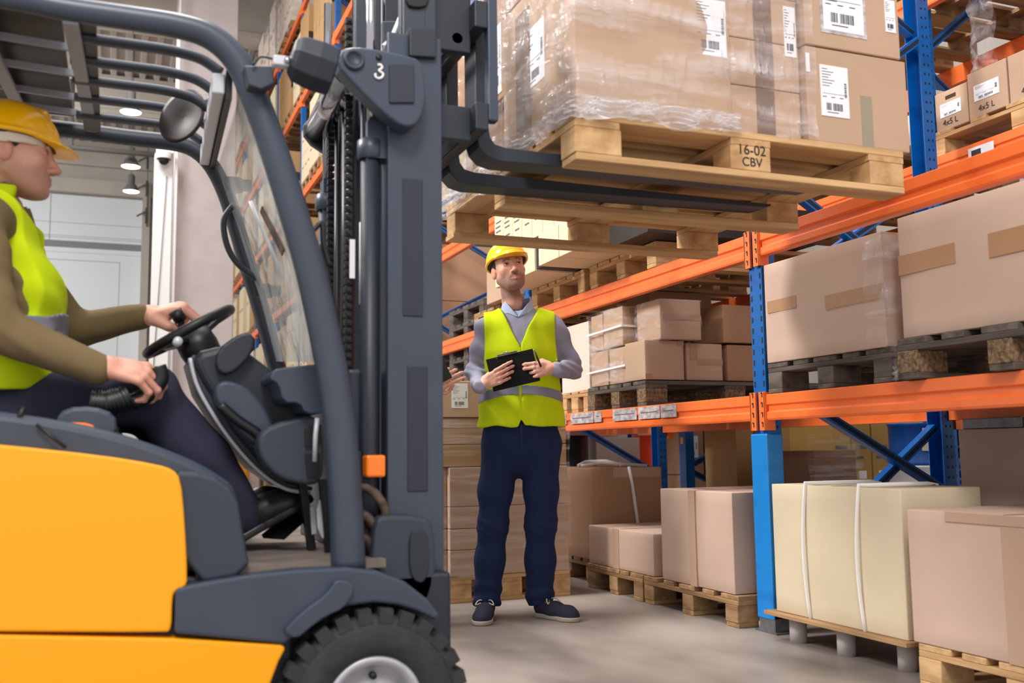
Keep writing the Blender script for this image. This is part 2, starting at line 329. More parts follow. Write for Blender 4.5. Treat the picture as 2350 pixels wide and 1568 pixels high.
# rows behind
X2, X2b = 4.05, 5.15
rk2 = thing('pallet_rack', (X2, Ys[2], 0), 'second row of blue racking seen through the shelves of the first', 'rack')
Y2 = [1.30, 4.08, 6.66, 9.40]
for y in Y2: frame(rk2, X2, X2b, y, 5.0, ((A_, .70, B_, 1.15), (A_, .66, B_, .2), (A_, 1.5, B_, 2.1), (A_, 2.9, B_, 2.2), (A_, 3.0, B_, 3.8)), slots=(y == 4.08))
for i in range(3):
    for z in (2.24, 3.2): beam(rk2, X2-.01, Y2[i], Y2[i+1], z, conn=(i == 0)); beam(rk2, X2b, Y2[i], Y2[i+1], z, face=1, conn=False)
    if i == 1: pass
b = MB(); b.box(X2-.012, X2-.0105, 3.05, 3.30, 2.275, 2.335, 0); b.box(X2-.0126, X2-.012, 3.19, 3.28, 2.29, 2.32, 1); part(b, 'location_sticker', ['paper', 'inkd'], rk2)
b = MB(); b.box(X2-.012, X2-.0105, 3.6, 3.76, 2.275, 2.335, 0); b.box(X2-.0126, X2-.012, 3.68, 3.74, 2.29, 2.32, 1); part(b, 'location_sticker', ['paper', 'inkd'], rk2)
b = MB(); b.box(X2-.003, X2-.001, 6.64, 6.68, .86, .91); part(b, 'warning_sticker', 'yellow', rk2)
X3 = 5.72
rk3 = thing('pallet_rack', (X3, 6.6, 0), 'third and farthest blue rack row glimpsed low at the right', 'rack')
for y in (3.83, 6.6, 9.4): frame(rk3, X3, X3+1.1, y, 4.0, [.2, .8, .3, 1.4, 2.0, 2.8])
for i in range(2): beam(rk3, X3, Ys[i+1], Ys[i+2], 1.9, conn=False)
# far run of racking, taller
FY = [10.8, 13.55, 16.3, 19.05, 21.8, 24.55, 27.3]; FL = [1.70, 3.36, 4.98, 6.66, 8.28]
rkf = thing('pallet_rack', (XR, FY[2], 0), 'tall far run of blue and orange racking between pillar and mast', 'rack')
for y in FY:
    frame(rkf, XR, XB, y, 9.4, [.3, 1.0, 1.7, 2.4, 3.1, 3.8, 4.5, 5.2, 5.9, 6.6, 7.3, 8.0, 8.7, 9.3], slots=False)
for i in range(len(FY)-1):
    for z in FL:
        b = MB(); b.box(XR-.012, XR+.04, FY[i]+.05, FY[i+1]-.05, z, z+.12); b.box(XR-.016, XR+.05, FY[i]-.06, FY[i]+.06, z-.06, z+.13); part(b, 'beam', 'orange', rkf)
        b = MB(); b.box(XB-.03, XB+.01, FY[i]+.05, FY[i+1]-.05, z, z+.12); part(b, 'beam', 'orange', rkf)
# ---------------------------------------------------------------- pallets
def pallet(x0, y0, z0, lx, ly, label, group=None, wd='wood', nd=5, blk=None, detail=True, h=.144):
    t = h/6.5; root = thing('wooden_pallet', (x0, y0, z0), label, 'pallet', group); P = []
    bw, bl = .1, .145; ys = [0, ly/2-bw/2, ly-bw]; xs = [0, lx/2-bl/2, lx-bl]
    for y in ys: P.append(('bottom_board', (0, lx, y, y+bw, 0, t), wd+'_x'))
    for x in xs:
        for y in ys: P.append(('block', (x, x+bl, y, y+bw, t, h-2*t), blk or wd+'_b'))
    for x in xs: P.append(('stringer_board', (x, x+bl, 0, ly, h-2*t, h-t), wd+'_y'))
    w = [.145 if i % 2 == 0 else .1 for i in range(nd)]; g = (ly-sum(w))/(nd-1); y = 0
    for i in range(nd): P.append(('deck_board', (0, lx, y, y+w[i], h-t, h), wd+'_x')); y += w[i]+g
    r = random.Random(int(x0*91+y0*37+z0*11))
    if detail:
        for nm, bx, mt in P:
            b = MB(); j = [r.uniform(-.004, .004) for _ in range(2)]
            b.box(bx[0]+(j[0] if nm[0] in 'bd' else 0), bx[1]+(j[1] if nm[0] in 'bd' else 0), bx[2], bx[3], bx[4], bx[5])
            b.build(nm, mt, root, .0025, seg=1)
    else:
        b = MB(); mats = sorted({p[2] for p in P})
        for nm, bx, mt in P: b.box(*bx, mats.index(mt))
        b.build('boards', mats, root)
    return root
# ---------------------------------------------------------------- cartons
def face_rect(b, bx, f, u0, u1, v0, v1, off=.0012, mi=0):
    x0, x1, y0, y1, z0, z1 = bx; Z0, Z1 = z0+(z1-z0)*v0, z0+(z1-z0)*v1
    if f == 'f': b.box(x0+(x1-x0)*u0, x0+(x1-x0)*u1, y0-off, y0, Z0, Z1, mi)         # towards the camera, u left to right
    elif f == 'l': b.box(x0-off, x0, y1-(y1-y0)*u1, y1-(y1-y0)*u0, Z0, Z1, mi)       # towards the aisle, u left (far) to right (near)
    elif f == 't': b.box(x0+(x1-x0)*u0, x0+(x1-x0)*u1, y0+(y1-y0)*v0, y0+(y1-y0)*v1, z1, z1+off, mi)
def ship_label(o, bx, f, u0, u1, v0, v1, side=True, lines=7):
    """white delivery label: small print lines, one barcode below, one up the side"""
    b = MB(); face_rect(b, bx, f, u0, u1, v0, v1, .0024, 0); U = u1-u0; V = v1-v0
    R = lambda a, c, d, e: face_rect(b, bx, f, u0+U*a, u0+U*c, v0+V*d, v0+V*e, .003, 1)
    for k in range(lines): R(.06, .06+.5*((k*37 % 10)/10*.6+.4), .92-k*.055, .932-k*.055)
    R(.06, .94, .44, .446)
    for k in range(3): R(.06+.3*k, .2+.3*k, .37, .385)
    x = .18
    for k in range(15): w = .012+.014*((k*7) % 3); R(x, x+w, .12, .26) if k % 2 == 0 or k % 5 else None; x += w+.013
    R(.2, .6, .07, .085)
    if side:
        y = .40
        for k in range(11): h_ = .008+.008*((k*5) % 3); R(.85, .93, y, y+h_); y += h_+.011
    L = o.matrix_basis.translation; b.v = [(v[0]-L[0], v[1]-L[1], v[2]-L[2]) for v in b.v]
    return b.build('shipping_label', ['paper', 'ink'], o)
def carton(bx, mat, label, group=None, tapes=(), cat='box', name='cardboard_box', skew=(0, 0), rot=0, bulge=0, seam=True, bevel=.004, lid=True):
    x0, x1, y0, y1, z0, z1 = bx; c = ((x0+x1)/2, (y0+y1)/2, z0)
    nx, ny, nz = (10, 10, 8) if bulge else (1, 1, 1); b = MB(); idx = {}; vs = []
    def vert(i, j, k):
        if (i, j, k) in idx: return idx[(i, j, k)]
        u, v, w = i/nx, j/ny, k/nz; x = x0+(x1-x0)*u+skew[0]*w; y = y0+(y1-y0)*v+skew[1]*w; z = z0+(z1-z0)*w
        if bulge:
            q = math.sin(math.pi*w); e = bulge*q
            if i == 0: x -= e*math.sin(math.pi*v)*(.6+.4*math.sin(7*v+3*w))
            if i == nx: x += e*math.sin(math.pi*v)
            if j == 0: y -= e*math.sin(math.pi*u)*(.6+.4*math.sin(6*u+4*w))
            if j == ny: y += e*math.sin(math.pi*u)
            if k == nz: z -= bulge*.8*math.sin(math.pi*u)*math.sin(math.pi*v)
        idx[(i, j, k)] = len(vs); vs.append((x-c[0], y-c[1], z-c[2])); return idx[(i, j, k)]
    fs = []
    for j in range(ny):
        for k in range(nz):
            fs.append((vert(0, j, k), vert(0, j, k+1), vert(0, j+1, k+1), vert(0, j+1, k))); fs.append((vert(nx, j, k), vert(nx, j+1, k), vert(nx, j+1, k+1), vert(nx, j, k+1)))
    for i in range(nx):
        for k in range(nz):
            fs.append((vert(i, 0, k), vert(i+1, 0, k), vert(i+1, 0, k+1), vert(i, 0, k+1))); fs.append((vert(i, ny, k), vert(i, ny, k+1), vert(i+1, ny, k+1), vert(i+1, ny, k)))
    for i in range(nx):
        for j in range(ny):
            fs.append((vert(i, j, 0), vert(i, j+1, 0), vert(i+1, j+1, 0), vert(i+1, j, 0))); fs.append((vert(i, j, nz), vert(i+1, j, nz), vert(i+1, j+1, nz), vert(i, j+1, nz)))
    b.add(vs, fs, 0, False); o = b.build(name, mat, None, bevel)
    if bulge:
        for p in o.data.polygons: p.use_smooth = True
        o.modifiers['bevel'].angle_limit = 1.0
    o.location = c; o.rotation_euler = (0, 0, rot); tag(o, label, cat, group)
    lb = (x0-c[0], x1-c[0], y0-c[1], y1-c[1], 0, z1-z0)
    for tp in tapes:
        tb = MB(); face_rect(tb, lb, tp[0], *tp[1:5], off=.0015+bulge*.6); tb.build('tape' if len(tp) < 6 or 'flap' not in tp[5] else 'flap', tp[5] if len(tp) > 5 else 'tape', o)
    if seam and lid:
        sb = MB(); ym = (lb[2]+lb[3])/2; sb.box(lb[0]+.01, lb[1]-.01, ym-.003, ym+.003, lb[5], lb[5]+.001); sb.build('lid_seam', 'gap', o)
    return o
def label_on(o, bx, *a, **k):
    L = o.location; lb = (bx[0], bx[1], bx[2], bx[3], bx[4], bx[5]); return ship_label(o, lb, *a, **k)
def strap_v(o, bx, x, mat='strap', w=.012, bow=.012):
    """flat strap running over the top and down the aisle side at a given Y"""
    L = o.location; b = MB(); P = []
    x0, x1, y0, y1, z0, z1 = bx
    for i in range(9): t = i/8; P.append((x0-.004-bow*math.sin(math.pi*t), x+.015*math.sin(math.pi*t), z0-.02+(z1-z0+.03)*t))
    P += [(x0+.05, x, z1+.007), (x0+.2, x, z1+.008), (x1-.05, x, z1+.007), (x1, x, z1+.005), (x1+.004, x, z0)]
    P = [(p[0]-L[0], p[1]-L[1], p[2]-L[2]) for p in P]; b.tube(P, w, 8, flat=.5); b.build('strap', mat, o)
# --- load on the forks
PX0, PX1, PY0, PY1, PZ = 1.20, 2.40, 2.50, 3.70, 1.647
lp = pallet(PX0, PY0, PZ, 1.2, 1.2, 'large light wooden pallet raised on the forks, stamped 16-02 CBV', nd=7)
textmesh('stamp', '16-02', .045, 'inkd', lp, (.6, -.0012, .086), (math.pi/2, 0, 0)); textmesh('stamp', 'CBV', .04, 'inkd', lp, (.6, -.0012, .048), (math.pi/2, 0, 0))
z = PZ+.144
B1 = (1.212, 1.745, 2.515, 3.09, z, z+.52)
o = carton(B1, 'card_tan', 'big wrapped carton at the near left corner of the raised pallet', bulge=.006, tapes=(('l', .22, .42, 0, .9, 'tape_dark'),), name='cardboard_box'); label_on(o, (B1[0]-o.location.x, 0, 0, 0, 0, 0), 'f', 0, 0, 0, 0) if False else None
def lab(o, bx, f, u0, u1, v0, v1, **k):
    return ship_label(o, bx, f, u0, u1, v0, v1, **k)
B1w = tuple(B1)
lab(o, B1w, 'f', .765, .975, .45, .80); lab(o, B1w, 'l', .32, .62, .36, .74)
B2 = [(1.752, 2.016, 2.53, 3.1, z, z+.16), (1.752, 2.018, 2.53, 3.1, z+.162, z+.315), (1.752, 2.016, 2.53, 3.1, z+.317, z+.47), (1.752, 2.016, 2.53, 3.1, z+.472, z+.62)]
nm = ['lowest', 'second', 'third', 'topmost']
for i, q in enumerate(B2):
    o = carton(q, 'card_tan', nm[i]+' flat carton of the middle stack on the raised pallet, dark tape down its front', 'flat cartons in the middle of the raised load', tapes=(('f', .36, .62, 0, 1, 'tape_dark'),))
    if i == 2: lab(o, q, 'f', .80, .97, -.25, .85)
q = (2.024, 2.435, 2.505, 3.08, z, z+.315)
o = carton(q, 'card_tan', 'lower right carton on the raised pallet with grey-green tape and label', tapes=(('f', .52, .63, .0, .55, 'tape_grey'),)); lab(o, q, 'f', .13, .40, .28, .82); 
b = MB(); face_rect(b, q, 'f', 0.0, .035, .72, .92, .002); part(b, 'small_label', 'paper', o)
q = (2.024, 2.412, 2.50, 3.08, z+.318, z+.72)
o = carton(q, 'card_tan', 'upper right carton on the raised pallet with a large taped delivery note', tapes=()); 
b = MB(); face_rect(b, q, 'f', .16, .64, .12, .75, .0018); part(b, 'plastic_pouch', 'sticker', o); lab(o, q, 'f', .19, .61, .15, .73, side=False, lines=10); lab(o, q, 'f', .85, .96, .22, .50, side=False, lines=6)
q = (1.225, 1.70, 3.12, 3.68, z+.26, z+.72); o = carton(q, 'card_brown', 'brown upper carton at the far left of the raised load, behind film'); lab(o, q, 'l', .78, .97, .05, .6)
q = (1.26, 1.70, 3.12, 3.62, z, z+.25); carton(q, 'card_dark', 'dark lower carton at the far left of the raised load, under the brown one')
q = (1.72, 2.38, 3.12, 3.68, z, z+.6); carton(q, 'card_brown', 'plain carton at the back of the raised load, hidden behind the front stacks')
q = (1.212, 1.715, 2.515, 3.09, z+.525, z+.80); carton(q, 'card_tan', 'carton on top of the big corner carton of the raised load')
def crumpled(name, pts, mat, label, n=28, amp=.012, seed=1, root=None):
    """stretch film skin wound round an outline (XY polygon), slightly crumpled"""
    r = random.Random(seed); P, z0, z1 = pts; ring = []
    for i in range(len(P)-1):
        for k in range(n): t = k/n; ring.append((P[i][0]*(1-t)+P[i+1][0]*t, P[i][1]*(1-t)+P[i+1][1]*t))
    ring.append(P[-1]); nz = 22; vs = []
    for j in range(nz+1):
        w = j/nz
        for i, (x, y) in enumerate(ring):
            ph = 9*math.sin(i*.21+seed)+w*7
            dx = amp*math.sin(ph+i*.35)*math.sin(3+j*.9+i*.11); vs.append((x+dx, y+amp*.8*math.sin(ph*1.3+j*.7), z0+(z1-z0)*w+(.012*math.sin(i*.33) if j == 0 else 0)))
    m_ = len(ring); b = MB(); b.add(vs, [(j*m_+i, j*m_+i+1, (j+1)*m_+i+1, (j+1)*m_+i) for j in range(nz) for i in range(m_-1)], 0, True)
    o = b.build(name, mat); 
    if label: tag(o, label, 'plastic film')
    return o
crumpled('stretch_film', ([(2.04, 2.478), (1.70, 2.482), (1.192, 2.485), (1.185, 3.1), (1.17, 3.74), (1.6, 3.75)], 1.785, 2.50), 'film', 'clear glossy stretch film wound round the raised load', n=40, amp=.009)
crumpled('film_hem', ([(1.75, 2.478), (1.195, 2.48), (1.188, 3.0), (1.175, 3.6)], 1.772, 1.835), 'film_hem', 'bright bunched lower edge of the stretch film along the raised pallet', n=36, amp=.010, seed=8)
crumpled('film_tail', ([(1.15, 3.72), (1.13, 3.3), (1.17, 2.95)], 1.70, 1.85), 'film', 'loose crumpled film tail hanging at the left end of the raised pallet', n=20, amp=.02, seed=5)
# --- floor level, right side
q = (2.69, 3.75, 4.0, 4.66, .146, .615)
pallet(2.68, 3.965, 0, 1.2, .88, 'weathered floor pallet just left of the blue post guard', wd='woodold')
o = carton(q, 'card_pink', 'large slumped carton on the floor pallet left of the blue post guard', bulge=.014, tapes=(('l', .44, .53, 0, 1, 'flap'),))
q = (2.685, 3.6, 4.72, 5.53, .146, .375)
pallet(2.68, 4.86, 0, 1.2, .68, 'small worn floor pallet under the low flat carton', wd='woodold', nd=5)
o = carton((2.69, 3.6, 4.75, 5.53, .146, .37), 'card_pink', 'low wide carton on the small worn floor pallet', bulge=.003, tapes=(('l', .40, .50, 0, 1, 'flap'),))
pallet(2.78, 5.66, 0, 1.2, .8, 'dark pallet under the tall strapped carton, only its leg showing', wd='woodold')
q = (2.76, 3.26, 5.62, 6.36, .146, .71)
o = carton(q, 'card_brown', 'tall carton with one white strap behind the low flat carton', bulge=.004, tapes=(('f', .3, .97, .89, 1.0, 'flap'),))
L = o.location; b = MB(); P = [(3.02, 5.612, .716), (3.04, 5.611, .6), (3.07, 5.608, .36), (3.09, 5.606, .15)]
b.tube([(p[0]-L[0], p[1]-L[1], p[2]-L[2]) for p in P], .011, 8); b.build('strap', 'strap', o)
b = MB(); b.tube([(2.80-L[0], 5.9-L[1], .72-L[2]), (2.88-L[0], 5.95-L[1], .745-L[2]), (2.98-L[0], 5.85-L[1], .75-L[2]), (3.04-L[0], 5.75-L[1], .725-L[2])], .012, 8, flat=.4)
b.tube([(2.80-L[0], 5.85-L[1], .72-L[2]), (2.92-L[0], 5.8-L[1], .74-L[2]), (3.2-L[0], 5.7-L[1], .718-L[2])], .01, 8, flat=.4); b.build('loose_strap', 'strap', o)
# cream carton on paper tubes
q = (2.665, 3.05, 2.885, 3.655, .125, .665)
o = carton(q, 'card_cream', 'cream carton with two white straps beside the blue post guard', bulge=.006)
for yy in (3.42, 3.10): strap_v(o, q, yy, w=.009)
tb = MB(); z_ = .665-o.location.z; tb.box(-.1, .17, -.1, .18, z_+.001, z_+.004); tb.build('film_patch', 'film2', o)
tp = thing('tube_leg_pallet', (2.66, 2.88, 0), 'thin board pallet on grey paper tube legs under the cream carton', 'pallet')
b = MB(); b.box(2.63, 3.07, 2.86, 3.70, .108, .125); part(b, 'deck_board', 'woodold_y', tp, .003)
for (ix, iy) in ((2.72, 3.585), (2.72, 3.285), (2.74, 2.975), (3.02, 3.585), (3.02, 3.285), (3.02, 2.975)):
    b = MB(); b.lathe([(0, 0), (.036, 0), (.036, .108), (0, .108)], (ix, iy, 0)); part(b, 'tube_leg', 'white' if 0 else 'concrete', tp)
# right foreground carton
pallet(2.60, 1.95, 0, 1.2, .82, 'pale new pallet at the bottom right corner', wd='wood')
q = (2.60, 3.6, 1.98, 2.79, .146, .60)
o = carton(q, 'card_pink', 'plain pinkish carton at the right edge on the pale pallet', bulge=.005, tapes=(('l', .50, .62, 0, .925, 'flap'), ('l', .22, 1, .93, 1, 'flap')))
pallet(3.68, 2.80, 0, .35, .8, 'pallet under the tall ribbed carton at the right, mostly hidden', detail=False)
q = (3.69, 4.0, 2.80, 3.60, .146, .895); carton(q, 'card_pink', 'tall ribbed carton standing behind the cream and the plain pinkish cartons at right', seam=False)
# wrapped stack behind the standing man
pallet(1.70, 5.27, 0, .74, .8, 'pallet under the film-wrapped stack behind the standing man', wd='wood')
st = [((1.715, 2.43, 5.26, 6.0, .146, .52), 'lower'), ((1.715, 2.43, 5.26, 6.0, .523, .735), 'upper')]
for i, (z0, z1) in enumerate(((.146, .285), (.287, .40), (.402, .52), (.522, .735))):
    carton((1.716, 1.949, 5.26, 6.0, z0, z1), 'card_tan', ['bottom', 'second', 'third', 'fourth'][i]+' small wrapped carton in the column left of the standing man\'s legs', 'wrapped cartons behind the standing man', seam=False)
    if i in (0, 3): carton((1.951, 2.43, 5.26, 6.0, z0, .52 if i == 0 else z1), 'card_tan', ('lower' if i == 0 else 'upper')+' large wrapped carton behind the standing man\'s legs', 'wrapped cartons behind the standing man', seam=False)
    carton((1.655, 1.713, 5.3, 5.9, z0, z1), 'card_brown', ['bottom', 'second', 'third', 'fourth'][i]+' narrow end carton at the left edge of the wrapped stack', 'narrow end cartons of the wrapped stack', seam=False)
carton((1.66, 2.43, 5.27, 6.0, .74, .86), 'card_gold', 'lower flat golden carton under film on the wrapped stack', 'flat golden cartons under film')
carton((1.66, 2.43, 5.27, 6.0, .863, .95), 'card_gold', 'upper flat golden carton under film on the wrapped stack', 'flat golden cartons under film')
carton((1.66, 2.43, 5.27, 6.0, .953, 1.01), 'card_tan', 'thin tan carton directly below the labelled carton')
q = (1.64, 1.935, 5.25, 5.95, 1.012, 1.215); o = carton(q, 'card_tan', 'carton with white delivery label left of the standing man'); lab(o, q, 'f', .30, .62, .25, .92)
carton((1.94, 2.43, 5.3, 5.95, 1.012, 1.15), 'card_tan', 'carton hidden behind the standing man\'s waist on the wrapped stack')
crumpled('stretch_film', ([(2.445, 5.99), (2.44, 5.245), (1.645, 5.245), (1.64, 5.9)], .15, 1.0), 'film2', 'thin stretch film round the stack behind the standing man', n=30, amp=.003, seed=3)
# --- shelf level B, near bay
zB = ZB+.12
pallet(2.755, 2.99, zB, 1.0, .78, 'dark weathered shelf pallet under the left large shelf carton', wd='woodgrey', h=.135)
q = (2.75, 3.55, 3.005, 3.765, zB+.138, 1.655); o = carton(q, 'card_pink', 'large carton with brown tape strips on the middle shelf, right of the post', bulge=.004, tapes=(('l', 0.03, .30, .50, .62), ('l', .55, 1.0, .42, .55)))
o.rotation_euler = (0, 0, 0)
pallet(2.70, 1.98, zB, 1.0, .92, 'grey shelf pallet with chipboard blocks at the right edge', wd='woodgrey', blk='chip', h=.15)
q = (2.72, 3.6, 1.98, 2.885, zB+.153, 1.675); o = carton(q, 'card_pink', 'largest shelf carton at the right edge of the picture', bulge=.006, tapes=(('l', 0.0, .30, .52, .68), ('l', .46, .9, .50, .68)))
crumpled('stretch_film', ([(2.737, 3.1), (2.737, 2.985), (3.4, 2.985)], zB+.14, 1.64), 'film', 'strip of shiny film down the corner of the left large shelf carton', n=14, amp=.006, seed=7)
crumpled('film_shred', ([(2.71, 2.93), (2.70, 2.90)], 1.06, 1.20), 'film', 'torn film shred hanging over the orange beam between two shelf pallets', n=8, amp=.012, seed=9)
# --- shelf level B, bay behind the post
pallet(2.77, 4.93, zB, 1.2, .74, 'dark dirty shelf pallet under the strapped small cartons', wd='woodgrey', blk='chip', nd=5)
z0 = zB+.15
rows = [
 ((2.79, 3.02, 4.955, 5.13, z0, z0+.22), 'front right small carton, lower layer'), ((2.80, 3.02, 5.14, 5.32, z0, z0+.215), 'lower front carton second from right'),
 ((2.80, 3.02, 5.42, 5.64, z0, z0+.215), 'lower front carton at the left end of the strapped pallet'),
 ((3.04, 3.27, 4.96, 5.4, z0, z0+.215), 'lower carton second from the left along the dark pallet side'), ((3.30, 3.56, 4.96, 5.4, z0, z0+.215), 'lower carton nearest the post on the dark pallet'),
 ((2.68, 2.86, 5.22, 5.40, z0+.235, z0+.46), 'x'), ]
S1 = 'small cartons on the dark shelf pallet'
carton((2.775, 3.03, 4.935, 5.17, z0, z0+.225), 'card_tan', 'cube carton at the near front corner of the dark shelf pallet', S1, bulge=.003, tapes=(('f', 0, .18, 0, .14), ('f', .85, 1, .88, 1)))
carton((2.79, 3.0, 5.19, 5.40, z0, z0+.215), 'card_tan', 'lower strapped carton in the middle of the dark pallet front', S1, bulge=.003)
carton((2.79, 3.0, 5.42, 5.65, z0, z0+.215), 'card_tan', 'lower strapped carton at the left end of the dark pallet front', S1, bulge=.003)
carton((3.055, 3.30, 4.95, 5.3, z0, z0+.215), 'card_tan', 'lower carton in the middle of the dark pallet side', S1, bulge=.003, tapes=(('f', .1, .3, .55, 1), ('f', .3, 1, .42, .58)))
carton((3.335, 3.60, 4.95, 5.3, z0, z0+.215), 'card_brown', 'lower carton at the right of the dark pallet side beside the post', S1, bulge=.003)
carton((2.79, 3.08, 5.22, 5.47, z0+.225, z0+.46), 'card_tan', 'upper carton crossed by a grey strap on the dark shelf pallet', S1, bulge=.003, tapes=(('f', .15, .35, .82, 1), ('f', .0, .5, 0, .12), ('f', .66, .95, .7, 1)))
carton((2.80, 3.0, 5.50, 5.66, z0+.225, z0+.45), 'card_tan', 'narrow upper strapped carton at the left end of the dark pallet', S1, bulge=.003)
carton((2.86, 3.13, 4.90, 5.17, z0+.23, z0+.46), 'card_tan', 'upper carton wrapped in shiny film in the middle of the dark pallet', S1, bulge=.004, tapes=(('f', .05, 1, .48, .62),))
carton((3.30, 3.62, 4.93, 5.3, z0+.225, z0+.45), 'card_brown', 'upper carton at the right of the dark pallet beside the post', S1, bulge=.003)
carton((3.05, 3.5, 5.35, 5.65, z0+.47, z0+.585), 'card_brown', 'flat carton lying on top at the back of the dark pallet', S1)
crumpled('shrink_film', ([(3.13, 4.89), (2.85, 4.89), (2.85, 5.18)], z0+.23, z0+.46), 'film', 'shiny film round the upper middle carton of the dark shelf pallet', n=16, amp=.004, seed=12)
crumpled('shrink_film', ([(2.92, 5.205), (2.777, 5.205), (2.777, 5.67)], z0+.01, z0+.46), 'film', 'shiny film over the two strapped columns of the dark shelf pallet', n=16, amp=.004, seed=14)
for (zz, xa, ya) in ((z0+.34, 3.12, 5.20), (z0+.10, 2.80, 5.17)):
    b = MB(); b.bar((2.772, 5.675, zz-.012), (2.772, ya, zz), .012, .003, up=(1, 0, 0)); b.bar((2.772, ya, zz), (xa, ya, zz-.008), .012, .003, up=(0, 1, 0))
    tag(b.build('grey_strap', 'strap'), 'upper grey strap across the small shelf cartons' if zz > z0+.2 else 'lower grey strap across the small shelf cartons', 'strap')
carton((2.80, 3.7, 5.70, 6.12, zB+.135, zB+.58), 'card_white', 'tall pale carton on the shelf right beside the standing man\'s elbow')
pallet(2.80, 5.70, zB, 1.0, .45, 'pale narrow pallet under the tall pale shelf carton', wd='wood', nd=3)
# --- shelf level A, bay above
zA = ZA+.12
pallet(2.74, 5.62, zA, 1.1, .86, 'light shelf pallet on the upper beam right above the standing man\'s shoulder', nd=6)
pallet(2.74, 4.72, zA, 1.1, .82, 'light shelf pallet on the upper beam with a round stamp, nearer one', nd=6)
carton((2.43, 3.6, 5.02, 5.32, 1.968, 2.17), 'card_ivory', 'nearest pale overhanging carton on the light shelf pallets above the standing man')
carton((2.43, 3.6, 5.33, 5.63, 1.968, 2.17), 'card_ivory', 'second pale overhanging carton, beside the black one, above the standing man')
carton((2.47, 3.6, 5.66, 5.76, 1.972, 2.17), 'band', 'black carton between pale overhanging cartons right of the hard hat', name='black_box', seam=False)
carton((2.47, 3.6, 5.79, 6.50, 1.968, 2.17), 'card_ivory', 'farthest pale overhanging carton just right of the hard hat')
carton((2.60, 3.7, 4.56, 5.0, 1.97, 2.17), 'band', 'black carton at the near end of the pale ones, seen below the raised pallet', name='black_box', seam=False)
ORD = ['first', 'second', 'third', 'fourth', 'fifth', 'sixth', 'seventh', 'eighth']
for k in range(8):
    carton((2.45, 3.3, 5.10+k*.17, 5.262+k*.17, 2.172, 2.5), 'card_ivory', ORD[k]+' narrow printed carton from the right, in the upright row above the hard hat', 'narrow upright cartons above the helmet', tapes=(('l', .2, .8, .72, .75, 'ink'), ('l', .15, .7, .62, .65, 'ink'), ('l', .2, .75, .52, .55, 'ink'), ('l', .3, .75, .34, .37, 'ink')), seam=False)
# ---------------------------------------------------------------- goods in the rows behind
def drum(x, y, z, r, h, mat, label, group=None, top=None):
    t = thing('steel_drum', (x, y, z), label, 'drum', group)
    b = MB(); pr = [(0, 0), (r, 0), (r+.008, .01), (r, .02)]
    for k in ((.33, .66) if h > .5 else ()): pr += [(r, h*k-.02), (r+.01, h*k), (r, h*k+.02)]
    pr += [(r, h-.02), (r+.01, h-.008), (r+.006, h), (r-.01, h), (r-.012, h-.02), (0, h-.02)]
    b.lathe(pr, (x, y, z)); part(b, 'drum_body', mat, t); return t
drum(4.70, 8.05, 0, .285, .955, 'red', 'bright red steel drum left of the dark rear post', None)
drum(5.32, 8.1, 0, .285, .955, 'red', 'bright red steel drum between the dark and the light blue rear posts')
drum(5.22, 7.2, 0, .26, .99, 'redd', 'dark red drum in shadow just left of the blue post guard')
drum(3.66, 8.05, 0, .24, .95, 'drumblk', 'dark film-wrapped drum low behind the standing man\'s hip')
drum(4.79, 4.98, 0, .20, .70, 'white', 'white drum under the blue drum')
bd = drum(4.79, 4.98, .70, .195, .265, 'drumblue', 'blue drum with a torn paper tag, stacked on a white drum')
b = MB(); a = math.radians(236); 
for i in range(1): b.bar((4.79+.206*math.cos(a), 4.98+.206*math.sin(a), .79), (4.79+.206*math.cos(a)+.01, 4.98+.206*math.sin(a), .93), .003, .065, up=(math.sin(a), -math.cos(a), 0))
part(b, 'paper_tag', 'card_ivory', bd)
carton((3.98, 4.47, 8.0, 8.6, .1, .93), 'card_white', 'large pale carton beside the red drum low behind the shelf beam')
carton((3.9, 4.55, 8.65, 9.2, .95, 1.3), 'card_tan', 'carton on the far pallet above the large pale one', seam=False)
o = carton((4.16, 4.36, 6.85, 7.2, .62, 1.0), 'card_brown', 'upper left brown carton with white label by the light blue rear post'); lab(o, (4.16, 4.36, 6.85, 7.2, .62, 1.0), 'f', .05, .75, .35, .8)
o = carton((4.37, 4.78, 6.85, 7.2, .76, 1.0), 'card_dark', 'upper right brown carton with a wide white label behind the racking'); lab(o, (4.37, 4.78, 6.85, 7.2, .76, 1.0), 'f', .05, .6, .3, .75, side=False)
o = carton((4.16, 4.42, 6.85, 7.2, .3, .615), 'card_brown', 'lower left brown carton behind the racking')
o = carton((4.43, 4.78, 6.85, 7.2, .3, .755), 'card_dark', 'lower right brown carton with a small label behind the racking'); lab(o, (4.43, 4.78, 6.85, 7.2, .3, .755), 'f', .3, .75, .55, .85)
bn = thing('plastic_bin', (4.2, 7.3, 0), 'small grey plastic bin between the rear posts', 'bin')
b = MB(); b.lathe([(0, 0), (.1, 0), (.12, .62), (.125, .62), (.125, .64), (.11, .64)], (4.18, 7.35, 0), 'z', 24); part(b, 'bin_body', 'barlight', bn)
b = MB(); b.box(4.11, 4.17, 7.225, 7.235, .5, .58); part(b, 'label', 'paper', bn)
q = (3.98, 4.30, 5.02, 5.6, .15, .80); carton(q, 'card_dark', 'brown goods stack under grey film, low right of the post guard', bulge=.01)
crumpled('stretch_film', ([(4.42, 5.3), (4.32, 5.0), (3.9, 4.98)], .4, .9), 'film2', 'grey film hood over the brown goods stack low behind the racking', n=12, amp=.02, seed=4)
for k in range(4): carton((4.02+.16*k, 4.17+.16*k, 5.9, 6.3, .3, 1.02), 'card_gold', ORD[k]+' tall narrow tan carton from the left behind the film-covered stack', 'tall narrow cartons behind the post guard', seam=False)
